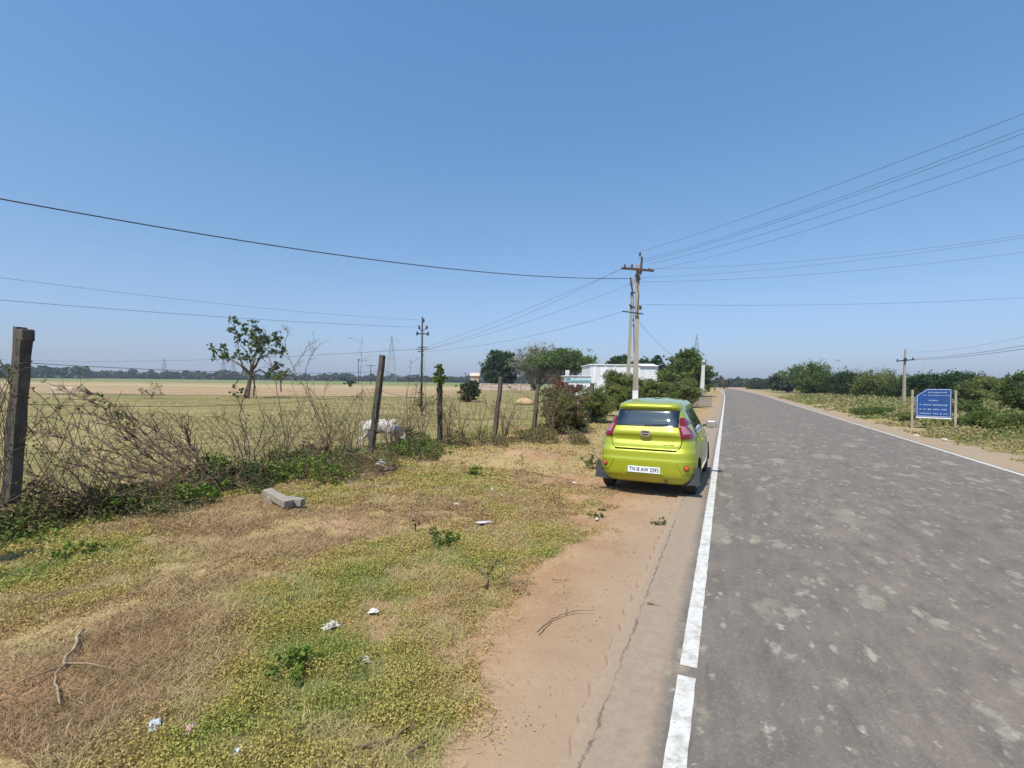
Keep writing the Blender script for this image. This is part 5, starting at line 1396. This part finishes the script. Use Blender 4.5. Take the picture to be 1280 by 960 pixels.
spots = [(264, 432, 5), (269, 438, 5), (274, 446, 6), (282, 432, 6), (286, 446, 7), (293, 401, 6), (291, 397, 4), (290, 412, 5), (298, 417, 6), (300, 428, 6), (288, 411, 4), (303, 442, 7), (296, 448, 6),
         (309, 410, 6), (317, 408, 6), (325, 412, 7), (312, 420, 8), (322, 422, 9), (330, 420, 8), (318, 432, 8), (334, 430, 8), (341, 428, 7), (348, 419, 6), (352, 424, 5), (350, 436, 7), (343, 441, 6), (352, 442, 4), (328, 441, 6),
         (336, 461, 7), (344, 458, 6), (349, 455, 5), (341, 468, 6), (333, 470, 4), (310, 448, 4), (298, 491, 6), (293, 482, 2.5), (277, 438, 3), (322, 446, 5)]
for x, y, s in spots:
    c = P_(x, y, rg.uniform(-1.3, 1.3)); r = s/F_PX*D
    for k in range(2):
        cc = c+Vector((rg.gauss(0, r*.45), rg.gauss(0, r*.6), rg.gauss(0, r*.4))); cl.append((tuple(cc), r*.62))
    for k in range(2): limb(mb, c+Vector((rg.gauss(0, r), rg.gauss(0, r), -r)), c+Vector((rg.gauss(0, r), rg.gauss(0, r), r*.6)), .03, .012, rg, 3, .1, 0, 4)
mb.build('trunk', M_bark, T1, True)
crown_leaves(cl, 95, .18, L_green, 'crown', T1, .8)

tree('small_tree', 'small round tree just right of and behind the lone tree', 351, 70, (343, 361, 461, 474), 9, 60, .28, L_olive, .12, .2, seed=5, cr=.3)
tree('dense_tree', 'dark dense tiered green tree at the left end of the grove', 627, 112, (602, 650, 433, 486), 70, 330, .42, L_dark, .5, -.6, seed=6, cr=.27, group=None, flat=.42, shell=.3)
tree('bare_rain_tree', 'greyish nearly leafless spreading rain tree in the middle of the grove', 668, 108, (630, 714, 432, 478), 80, 80, .34, L_olive, .55, -.5, M_barkg, seed=7, cr=.20, bare=4, shell=.45, topw=.55)
tree('rain_tree', 'broad green flat topped rain tree on the right of the grove', 706, 100, (664, 742, 437, 474), 84, 330, .36, L_green, .5, -.5, M_barkg, seed=8, cr=.20, flat=.4, shell=.45, topw=.6)
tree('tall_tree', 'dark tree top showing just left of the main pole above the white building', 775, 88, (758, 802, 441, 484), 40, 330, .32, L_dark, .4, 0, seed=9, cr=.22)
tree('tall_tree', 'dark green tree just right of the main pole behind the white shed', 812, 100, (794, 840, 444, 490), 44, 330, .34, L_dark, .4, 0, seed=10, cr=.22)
tree('tall_tree', 'greyish green tree between the shed and the biggest roadside tree', 838, 95, (820, 862, 450, 494), 44, 320, .32, L_olive, .35, 0, seed=16, cr=.24)
tree('tall_tree', 'biggest leafy roadside tree right of the main pole under the lattice tower', 862, 72, (830, 894, 436, 501), 90, 420, .28, L_green, .4, 0, seed=11, cr=.19, shell=.35)
tree('far_tree', 'far small tree at the left end of the road horizon', 905, 180, (893, 917, 468, 484), 14, 70, .5, L_far, .4, 0, seed=12, cr=.3)
# right of the road
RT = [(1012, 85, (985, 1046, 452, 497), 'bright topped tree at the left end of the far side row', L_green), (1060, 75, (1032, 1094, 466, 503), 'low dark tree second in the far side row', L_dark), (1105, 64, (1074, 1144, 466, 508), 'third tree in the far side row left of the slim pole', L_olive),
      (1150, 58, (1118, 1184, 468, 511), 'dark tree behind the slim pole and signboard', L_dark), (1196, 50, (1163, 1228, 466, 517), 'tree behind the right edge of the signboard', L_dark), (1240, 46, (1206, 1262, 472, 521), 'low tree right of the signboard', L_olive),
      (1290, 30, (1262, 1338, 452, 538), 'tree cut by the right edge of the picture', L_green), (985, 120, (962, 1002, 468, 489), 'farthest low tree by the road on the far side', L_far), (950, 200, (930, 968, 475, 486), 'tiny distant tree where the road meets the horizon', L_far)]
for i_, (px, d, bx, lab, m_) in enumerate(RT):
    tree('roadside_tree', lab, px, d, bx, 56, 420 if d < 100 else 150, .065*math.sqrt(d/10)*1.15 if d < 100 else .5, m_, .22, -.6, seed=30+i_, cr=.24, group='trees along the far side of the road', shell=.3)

# leafy shrubs
def shrub(lab, px, d, box, n_cl, n_per, lsz, m_, seed, name='shrub', cr=.2, **k):
    return tree(name, lab, px, d, box, n_cl, n_per, lsz, m_, k.pop('tr', .05), -.7, seed=seed, cr=cr, cat='bush', shell=.2, name_c='foliage', **k)
shrub('round dark shrub in the field left of the pinkish wall', 586, 43, (571, 603, 477, 504), 34, 260, .13, L_dark, 50, cr=.24)
shrub('low grey thorny scrub alone in the left part of the field', 190, 42, (172, 208, 478, 500), 12, 30, .09, L_olive, 51, cr=.26, bare=1)
shrub('large green roadside shrub left of the main pole foot', 776, 26.5, (750, 806, 457, 540), 64, 620, .066, L_olive, 52, cr=.22)
shrub('dusty green shrub between the annex and the hatchback', 742, 22.5, (716, 770, 482, 548), 52, 480, .06, L_olive, 53, cr=.22, bare=1)
shrub('tall pale green shrub overlapping the tall white building', 776, 34, (756, 798, 462, 514), 34, 380, .09, L_green, 54, cr=.26)
shrub('wide shrub behind the hatchback roof right of the pole', 818, 30, (795, 848, 473, 526), 54, 460, .085, L_olive, 55, cr=.22)
shrub('green shrub behind the hatchback roof farther right', 852, 38, (830, 878, 472, 518), 50, 420, .09, L_olive, 56, cr=.22)
shrub('green and brown bush in the middle of the fence line', 700, 17.2, (670, 738, 482, 554), 56, 330, .05, L_mixed, 57, cr=.20, bare=1)
shrub('dark low bush with pale stems at the fence end left of the hatchback', 718, 17.6, (696, 744, 508, 554), 36, 330, .048, L_dark, 58, cr=.24, bare=1)
shrub('reddish brown dead bush top over the fence line', 702, 22, (682, 724, 467, 512), 30, 200, .07, L_brown, 59, cr=.26, bare=1, tr=.07)
shrub('small bright green sapling beside the dead bush', 683, 21, (672, 696, 480, 510), 9, 80, .06, L_green, 60, cr=.3)
shrub('vine of yellow green leaves over the top of the third fence post', 549.5, pxz(pb3)-.10, (538, 558, 448, 492), 12, 200, .05, L_lime, 61, name='climbing_vine', cr=.34, limbs=True, tr=.02)
shrub('dark bushy clump at the horizon left of the tilted post', 437, 115, (423, 447, 473, 482), 9, 60, .35, L_dark, 62, cr=.3)
shrub('low grey green brush just left of the vine topped post', 528, 26, (505, 548, 488, 512), 14, 60, .06, L_olive, 63, cr=.25, bare=1)
for i_, (px, d, bx, lab) in enumerate(((1095, 30, (1070, 1120, 512, 532), 'low shrub on the far verge left of the signboard'), (1140, 25, (1122, 1160, 518, 540), 'leafy low shrub under the left foot of the signboard'),
      (1222, 21, (1196, 1250, 512, 550), 'shrub on the far verge right of the signboard'), (1262, 18, (1236, 1292, 518, 562), 'nearest shrub on the far verge at the right edge'), (1205, 27, (1186, 1226, 500, 536), 'dark shrub just behind the right foot of the signboard'))):
    shrub(lab, px, d, bx, 34, 260, .07, L_olive if i_ % 2 else L_green, 70+i_, cr=.24, group='shrubs on the far verge', name='verge_shrub')
shrub('sprig of small leaves hanging beside the near post at the left edge', 4, 5.95, (-16, 24, 428, 500), 10, 16, .035, L_olive, 80, name='climbing_vine', cr=.3, bare=2, tr=.008)

# ------------------------------------------------------------------ dry thorny scrub at the fence
def thorn(lab, px, py, stems, seed, rad=.010, leaf=0, lm=None, group='dry thorn bushes along the fence', fine=3, jit=.35, name='thorn_bush'):
    """stems: list of photo points each stem passes through, starting at the root"""
    b = gd(px, py); b.z = zg(b.x, b.y); d0 = pxz(b); rg = random.Random(seed); e = empty(name, b, 0, lab, 'bush', group)
    mb = MB(); fmb = MB(); tips = []
    for st in stems:
        dz = 0; ddz = rg.uniform(-jit, jit)/max(1, len(st)-1)
        ctrl = [Vector((rg.uniform(-.1, .1), rg.uniform(-.1, .1), -.05))]
        for (x, y) in st: dz += ddz+rg.uniform(-.05, .05); ctrl.append(at(x, y, d0+dz)-b)
        pts = []
        for i in range(len(ctrl)-1):   # catmull
            p0, p1, p2, p3 = ctrl[max(i-1, 0)], ctrl[i], ctrl[i+1], ctrl[min(i+2, len(ctrl)-1)]
            for k in range(5):
                t = k/5; pts.append(.5*((2*p1)+(p2-p0)*t+(2*p0-5*p1+4*p2-p3)*t*t+(3*p1-p0-3*p2+p3)*t**3)+Vector([rg.uniform(-.012, .012) for _ in range(3)]))
        pts.append(ctrl[-1]); n = len(pts)
        mb.tube(pts, [rad*(1-.78*i/n)*rg.uniform(.9, 1.1) for i in range(n)], 5)
        for q in range(int(fine*len(st)*1.5)):
            i = rg.randrange(2, n-1); a = pts[i]; ax = (pts[i+1]-pts[i-1]).normalized()
            dr = (ax+Vector((rg.uniform(-1, 1), rg.uniform(-1, 1), rg.uniform(-.7, 1)))*1.1).normalized(); l = rg.uniform(.12, .55)*(1-.4*i/n)
            c1 = a+dr*l*.5+Vector((0, 0, rg.uniform(-.05, .08)))*l; c2 = a+dr*l+Vector([rg.uniform(-.25, .25) for _ in range(3)])*l
            fmb.tube([a, c1, c2], [rad*.38, rad*.28, rad*.14], 4, False); tips.append(c2)
            if rg.random() < .6:
                dd = (dr+Vector([rg.uniform(-1, 1) for _ in range(3)])).normalized(); fmb.tube([c1, c1+dd*l*.45], [rad*.24, rad*.12], 3, False)
    s_ = mb.build('stems', M_twig, e, True); fmb.build('twigs', M_twig, e)
    if leaf:
        cl = [(tuple(t_), .06) for t_ in tips if rg.random() < leaf]
        if cl: crown_leaves(cl, 7, .035, lm or L_olive, 'leaves', e)
    return e
# leaning fallen branches left of centre
thorn('fallen bundle of thorny branches leaning left at the fence with green leafy tip', 290, 617,
      [[(262, 600), (215, 570), (165, 528), (130, 498), (115, 492)], [(258, 602), (210, 574), (160, 540), (120, 505), (70, 487)], [(262, 598), (222, 560), (180, 530), (140, 512)], [(250, 606), (195, 585), (140, 565), (80, 560)],
       [(246, 606), (190, 592), (130, 575), (70, 545), (40, 540)], [(255, 602), (214, 585), (180, 568), (150, 540), (120, 520)], [(240, 610), (180, 600), (130, 590), (90, 580)], [(262, 596), (232, 560), (205, 545), (195, 530)],
       [(250, 600), (205, 566), (150, 530), (95, 515)], [(240, 610), (170, 580), (110, 540), (60, 520)], [(262, 590), (240, 560), (236, 545), (226, 530)]], 101, .022, .0, fine=7, name='fallen_thorn_branch', group=None)
bt = gd(290, 617); e_ = [o for o in bpy.data.objects if o.name.startswith('fallen_thorn_branch')][0]
cl = [(tuple(at(x, y, pxz(bt)+random.uniform(-.1, .1))-e_.location), .075) for x, y in ((116, 493), (122, 498), (131, 502), (138, 510), (146, 514), (152, 520), (160, 527), (168, 534), (128, 508), (225, 588), (236, 596), (215, 583), (150, 518), (240, 600), (228, 606))]
crown_leaves(cl, 34, .035, L_green, 'leaves', e_)
thorn('tall arching dry stems rising left of the centre of the fence gap', 312, 588, [[(300, 560), (285, 530), (270, 520)], [(305, 560), (308, 530), (300, 505), (290, 500)], [(318, 565), (330, 530), (322, 500), (318, 480)], [(300, 570), (275, 545), (262, 548)], [(312, 560), (300, 520), (310, 480), (312, 470)],
      [(320, 570), (340, 545), (352, 520), (358, 505)], [(296, 575), (290, 550), (272, 525), (285, 515)]], 102, .013, .12)
thorn('dry thorn stems between the lone tree and the tilted post', 356, 590, [[(350, 560), (342, 535), (330, 515)], [(358, 560), (365, 530), (378, 505), (382, 490)], [(352, 570), (335, 550), (322, 540)], [(360, 560), (372, 540), (390, 525), (398, 510)], [(356, 560), (352, 520), (345, 480), (338, 452), (328, 432)]], 103, .011, .1)
thorn('crossing dry stems left of the cow with two long whips above the horizon', 410, 583, [[(405, 555), (392, 530), (372, 500), (362, 470)], [(412, 555), (425, 530), (440, 505), (452, 490)], [(404, 560), (380, 540), (368, 520)], [(416, 560), (398, 520), (382, 470), (392, 440), (402, 428)],
      [(410, 560), (400, 500), (366, 470), (380, 440), (395, 425)], [(414, 555), (440, 540), (450, 520)], [(408, 560), (415, 530), (405, 500), (410, 480)], [(404, 550), (388, 500), (358, 440), (360, 415), (352, 412)]], 104, .011, .08)
thorn('low dry stems at the foot of the tilted post', 446, 580, [[(440, 560), (432, 540), (420, 520)], [(448, 560), (444, 530), (452, 500), (451, 460), (452, 425)], [(450, 562), (460, 545), (468, 530)], [(442, 565), (425, 552), (410, 545)]], 105, .010, .1)
thorn('thin upright dry stems just right of the cow', 511, 561, [[(508, 540), (500, 515), (497, 490)], [(512, 540), (516, 510), (522, 480)], [(506, 545), (495, 525), (490, 505)], [(514, 540), (526, 520), (535, 500)], [(510, 540), (508, 500), (512, 470), (514, 448)], [(514, 540), (512, 505), (518, 485)]], 106, .011, .1)
thorn('thick upright dry stems left of the vine topped post', 528, 560, [[(525, 535), (520, 510), (515, 490)], [(529, 535), (533, 505), (530, 480)], [(526, 540), (518, 520), (505, 505)], [(531, 540), (540, 515), (542, 500)], [(528, 530), (524, 495), (530, 460), (528, 440)]], 107, .011, .1)
thorn('dry brush just right of the vine topped post', 577, 557, [[(575, 535), (568, 510), (562, 500)], [(579, 535), (585, 510), (580, 490)], [(574, 540), (565, 525), (560, 515)], [(580, 540), (592, 520), (596, 500)], [(578, 540), (574, 510), (582, 478)]], 108, .011, .14)
thorn('dense dry brush left of the pale fence post', 600, 554, [[(598, 535), (590, 515), (588, 495)], [(602, 530), (608, 510), (604, 492)], [(598, 540), (585, 525), (578, 515)], [(604, 540), (612, 522), (616, 508)], [(600, 530), (600, 505), (594, 480)]], 109, .011, .14)
thorn('thin dry brush right of the pale fence post', 645, 548, [[(643, 530), (636, 515), (632, 500)], [(647, 530), (652, 510), (650, 492)], [(642, 535), (630, 522), (626, 512)], [(648, 535), (658, 520), (662, 500)]], 110, .010, .25, L_mixed)
thorn('dry branches arching above the brown bushes at the fence end', 690, 550, [[(686, 525), (672, 505), (650, 490), (632, 484)], [(692, 520), (700, 495), (715, 480)], [(688, 525), (680, 500), (690, 475)], [(694, 525), (712, 508), (730, 495)], [(690, 520), (676, 495), (668, 478)]], 111, .016, .25, L_mixed)
thorn('bare twigs hanging beside the near post at the left edge', -20, 665, [[(-15, 600), (-5, 540), (10, 480), (30, 455)], [(-22, 600), (-10, 550), (-4, 500), (18, 462)], [(-10, 620), (20, 560), (60, 520), (100, 490)], [(-10, 640), (40, 610), (75, 560), (82, 540)], [(0, 640), (50, 630), (60, 600), (50, 560)]], 112, .009, .3, fine=5)
thorn('low thorny twigs along the fence foot right of the near post', 120, 648, [[(110, 620), (90, 590), (70, 580)], [(122, 620), (130, 590), (122, 560)], [(115, 625), (80, 610), (60, 585)], [(128, 625), (150, 600), (180, 590)], [(120, 625), (100, 600), (60, 560), (50, 530)], [(130, 625), (165, 615), (210, 600)], [(120, 630), (60, 600), (40, 590), (32, 560)]], 113, .009, .12, fine=6)
thorn('dense low thorny twigs below the fallen branches', 200, 636, [[(190, 615), (170, 600), (140, 590)], [(202, 610), (205, 585), (195, 565)], [(195, 620), (160, 610), (130, 600)], [(206, 615), (225, 595), (240, 570)], [(200, 615), (185, 590), (160, 560), (140, 550)], [(204, 620), (240, 610), (270, 590)]], 114, .010, .14, fine=7)
thorn('brown twiggy brush behind the lying concrete post', 375, 600, [[(370, 590), (350, 580), (335, 575)], [(377, 590), (385, 575), (380, 565)], [(372, 592), (360, 578), (350, 568)], [(380, 590), (400, 580), (418, 575)]], 115, .010, .4, L_mixed, fine=8)
def rstems(px, py, n, w, top, rg, lean=0):
    out = []
    for _ in range(n):
        a = rg.uniform(-1, 1); x1 = px+a*w*.3; y1 = py-(py-top)*rg.uniform(.25, .4); x2 = px+a*w*.7+lean*.5+rg.uniform(-8, 8); y2 = py-(py-top)*rg.uniform(.5, .7)
        x3 = px+a*w*rg.uniform(.8, 1.3)+lean+rg.uniform(-14, 14); y3 = top+rg.uniform(-8, 30); out.append([(x1, y1), (x2, y2), (x3, y3)])
    return out
for i_, (px, py, n, w, top, lean, lab) in enumerate(((262, 606, 5, 45, 530, -30, 'dense brown thorn brush over the root of the fallen branches'), (338, 594, 5, 40, 515, 0, 'dense brown dry brush below the lone field tree'), (385, 590, 5, 42, 505, 10, 'dense brown dry brush above the bright weeds'),
        (436, 582, 9, 36, 500, 0, 'brown dry brush just left of the cow'), (490, 570, 14, 34, 508, 5, 'dry brush in front of the cow, right of the tilted post'), (60, 655, 3, 50, 560, 20, 'brown dry brush right beside the near post foot'), (160, 640, 3, 60, 570, -10, 'wide brown dry brush between the near post and fallen branches'), (562, 557, 12, 26, 488, 0, 'fine dry brush touching the vine topped post'), (632, 551, 11, 26, 486, 0, 'fine dry brush touching the pale tilted post'))):
    thorn(lab, px, py, rstems(px, py, n, w, top, random.Random(200+i_), lean), 140+i_, .009, .10, L_mixed, fine=3)
# heaps of dead vine (tangles)
def tangle(lab, px, py, wpx, hpx, n, seed, leafn=500, lm=None, name='dead_vine_heap', dep=.5):
    b = gd(px, py); b.z = zg(b.x, b.y); d0 = pxz(b); w = wpx/F_PX*d0/2; h = hpx/F_PX*d0; rg = random.Random(seed)
    e = empty(name, b, 0, lab, 'bush', 'dead vine heaps at the fence foot'); mb = MB()
    for i in range(n):
        a = rg.uniform(-1, 1); c = r0*a*w+f0*rg.uniform(-dep, dep); hh2 = h*math.sqrt(max(0, 1-a*a))*rg.uniform(.2, 1.05)
        p = c+Vector((0, 0, rg.random()*hh2)); pts = [p]; d_ = Vector((rg.gauss(0, 1), rg.gauss(0, 1), rg.gauss(.3, .6))).normalized()
        for k in range(5):
            d_ = (d_+Vector((rg.gauss(0, .5), rg.gauss(0, .5), rg.gauss(-.12, .4)))).normalized(); p = p+d_*rg.uniform(.04, .11); p.z = max(p.z, .01); pts.append(p.copy())
        mb.tube(pts, [.004, .004, .0035, .003, .002, .0015], 3, False)
    mb.build('stems', M_twig, e)
    m = leafn; a = vr.uniform(-1, 1, m); hh2 = h*np.sqrt(1-a*a)*vr.uniform(.7, 1.05, m)
    C = np.outer(a*w, np.array(r0))+np.outer(vr.uniform(-dep, dep, m), np.array(f0)); C[:, 2] = vr.random(m)**.7*hh2
    sel = fbm(C[:, 0]*3+seed, C[:, 2]*3+C[:, 1]*3, seed, 2) > .45; C = C[sel]
    link('dead_leaves', leaves(C, .04*vr.uniform(.6, 1.4, len(C))*max(1, d0/9), .6, vr, .1, np.clip(vr.normal(.45, .25, len(C)), 0, 1)), lm or L_mixed, e)
tangle('brown tangled dead vine heap left of the tilted post foot', 420, 597, 110, 38, 260, 1, 2400, L_olive)
tangle('dark leafy tangle at the root of the fallen branches', 290, 612, 100, 42, 280, 2, 2600, L_dark)
tangle('brown tangle directly under the tilted post', 465, 590, 60, 36, 260, 3, 1400)
tangle('greenish tangle between the tilted post and the upright brush', 515, 572, 70, 26, 200, 4, 1800, L_green)
tangle('low tangle below the fallen branches towards the near post', 170, 640, 150, 28, 220, 5, 1800, L_olive)
tangle('low brush tangle under the fence right of the vine topped post', 590, 556, 90, 20, 260, 6, 1400)
tangle('low brush tangle at the fence end left of the hatchback', 690, 553, 90, 22, 260, 7, 1800)
# clumps of bright broad-leaved weeds
def clump(px, py, wpx, hpx, n, lsz, lm, lab, seed, name='weed_clump', group='leafy weed clumps'):
    b = gd(px, py); b.z = zg(b.x, b.y); d0 = pxz(b); w = wpx/F_PX*d0/2; h = hpx/F_PX*d0; rg = random.Random(seed)
    e = empty(name, b, 0, lab, 'weeds', group); mb = MB(); cl = []
    for i in range(max(8, n//40)):
        a = rg.uniform(0, 6.28); r = w*math.sqrt(rg.random()); t = Vector((r*math.cos(a), r*math.sin(a), h*rg.uniform(.4, 1)*(1-(r/w)**2*.6)))
        mb.tube([Vector((t.x*.6, t.y*.6, -.02)), t*.6, t], [.004, .003, .0015], 4); cl.append((tuple(t*.9), .32*h+.03))
    mb.build('stems', M_twigl, e); crown_leaves(cl, 40, lsz, lm, 'leaves', e, .7, .7, .3)
clump(368, 836, 44, 30, 700, .026, L_lime, 'bright green bushy weed in the middle of the lower left grass', 1)
clump(390, 604, 90, 36, 1500, .045, L_lime, 'lush lime weeds growing right behind the lying concrete post', 2)
clump(150, 642, 90, 34, 1400, .045, L_green, 'lush green weeds right of the near post foot', 3)
clump(235, 628, 90, 30, 1200, .045, L_lime, 'lush green weeds below the root of the fallen branches', 4)
clump(525, 566, 70, 20, 900, .045, L_green, 'green weeds at the fence foot right of the cow', 5)
clump(597, 596, 30, 14, 500, .035, L_lime, 'small light green weed patch above the scattered white scraps', 6)
clump(552, 680, 40, 16, 600, .028, L_green, 'green weeds in the grass left of the curved bark strip', 7)
clump(748, 645, 22, 8, 260, .022, L_green, 'small green tuft on the bare dirt below the car, left one', 8)
clump(826, 653, 30, 7, 300, .020, L_olive, 'small olive tuft on the bare dirt directly below the car', 9)
clump(738, 588, 18, 16, 300, .035, L_green, 'green weed beside the left rear wheel of the car', 10)
clump(618, 722, 34, 8, 300, .020, L_olive, 'flat grey green grass patch beside the curved bark strip', 11)
clump(95, 700, 60, 14, 700, .03, L_lime, 'yellow green weeds below the near post', 12)
def dryplant(px, py, hpx, lab, seed):
    b = gd(px, py); b.z = zg(b.x, b.y); h = hpx/F_PX*pxz(b); rg = random.Random(seed); mb = MB()
    mb.tube([Vector((0, 0, -.02)), Vector((.01, 0, h*.5)), Vector((-.02, 0, h))], [.006, .005, .002], 5)
    for k in range(12):
        z = h*rg.uniform(.15, .9); a = rg.uniform(0, 6.28); l = h*rg.uniform(.2, .45)
        mb.tube([Vector((0, 0, z)), Vector((math.cos(a)*l*.6, math.sin(a)*l*.6, z+l*.3)), Vector((math.cos(a)*l, math.sin(a)*l, z+l*.7))], [.003, .0025, .001], 4)
    e = empty('seedling', b, 0, lab, 'plant'); mb.build('stem', M_twig, e)
    crown_leaves([((0, 0, h*.3), h*.25), ((0, 0, h*.6), h*.2)], 14, .03, L_dark, 'leaves', e)
dryplant(652, 592, 28, 'small dark upright seedling on the earthy mound left of the car', 1)
dryplant(519, 668, 32, 'spindly dark dry plant in the middle of the verge grass', 2)
dryplant(540, 672, 16, 'short dark seedling right of the spindly dry plant', 3)

# distant tree lines that read as one mass
def treeline(spec, lsz, name='distant_treeline'):
    C = []
    for px0, px1, d, y_of, dens in spec:
        n = int(dens*(px1-px0)); px = vr.uniform(px0, px1, n)
        dd = d+vr.uniform(-25, 60, n)
        top = np.array([y_of(p) for p in px])+ (fbm(px*.09, px*0, 3, 3)-.5)*7+(fbm(px*.4, px*0, 7, 3)-.5)*4
        f = vr.random(n)**.8
        for p, t_, q, u in zip(px, top, dd, f):
            P0 = at(p, t_, q); h = max(P0.z, 2); C.append((P0.x, P0.y, h*u))
    C = np.array(C); return link(name, leaves(C, lsz*vr.uniform(.6, 1.4, len(C)), .8, vr, .1), L_far)
tl = treeline([(-60, 110, 420, lambda p: 459+.02*p, 70), (110, 300, 520, lambda p: 463.5+.008*p, 62), (300, 620, 560, lambda p: 468+.012*(p-300), 46), (600, 760, 480, lambda p: 470, 30)], 3.2)
tag(tl, kind='stuff')
tl = treeline([(870, 1300, 330, lambda p: 474, 40)], 2.4, 'distant_wood'); tag(tl, kind='stuff')
# ------------------------------------------------------------------ sun, sky, air
EL, AZ = R(60), R(189)      # azimuth clockwise from the road axis (+Y)
sdir = Vector((math.sin(AZ)*math.cos(EL), math.cos(AZ)*math.cos(EL), math.sin(EL)))
sl = bpy.data.lights.new('sun', 'SUN'); so = bpy.data.objects.new('sun', sl); COL.objects.link(so)
sl.energy = 4.2; sl.angle = R(.53); sl.color = (1, .955, .88)
so.rotation_euler = sdir.to_track_quat('Z', 'Y').to_euler(); so.location = (0, 0, 60)
w = bpy.data.worlds.new('World'); sc.world = w; w.use_nodes = True
nt = w.node_tree; nt.nodes.clear()
sky = nt.nodes.new('ShaderNodeTexSky'); sky.sky_type = 'NISHITA'; sky.sun_disc = False
sky.sun_elevation = EL; sky.sun_rotation = AZ; sky.altitude = 0; sky.air_density = 1.0; sky.dust_density = .7; sky.ozone_density = 2.6
bg = nt.nodes.new('ShaderNodeBackground'); bg.inputs[1].default_value = .125
wo = nt.nodes.new('ShaderNodeOutputWorld'); 
tcw = nt.nodes.new('ShaderNodeTexCoord'); sxw = nt.nodes.new('ShaderNodeSeparateXYZ'); nt.links.new(tcw.outputs['Generated'], sxw.inputs[0])
cw = ramp(nt, sxw.outputs[2], [(0, (.47, .51, .75)), (.155, (.69, .75, .85)), (.33, (.74, .90, .96)), (.56, (.74, 1.04, 1.15))])
nt.links.new(mixc(nt, 1.0, sky.outputs[0], cw, 'MULTIPLY'), bg.inputs[0]); nt.links.new(bg.outputs[0], wo.inputs[0])
HAZE = True
if HAZE:
    m, nt, out = newmat('haze_air')
    v = nt.nodes.new('ShaderNodeVolumePrincipled'); v.inputs['Color'].default_value = (.80, .88, 1, 1); v.inputs['Density'].default_value = .00035; v.inputs['Anisotropy'].default_value = .2
    nt.links.new(v.outputs[0], out.inputs['Volume'])
    hz = MB().box((0, 0, 24.0), (4900, 4900, 52)).build('haze', m); tag(hz, kind='stuff')
vs_ = sc.view_settings; vs_.view_transform = 'Standard'; vs_.look = 'None'; vs_.exposure = .45; vs_.gamma = 1; vs_.use_curve_mapping = False
sc.cycles.max_bounces = 6; sc.cycles.transparent_max_bounces = 12; sc.cycles.volume_bounces = 0
sc.cycles.use_denoising = True
try: sc.cycles.denoiser = 'OPENIMAGEDENOISE'
except Exception: pass
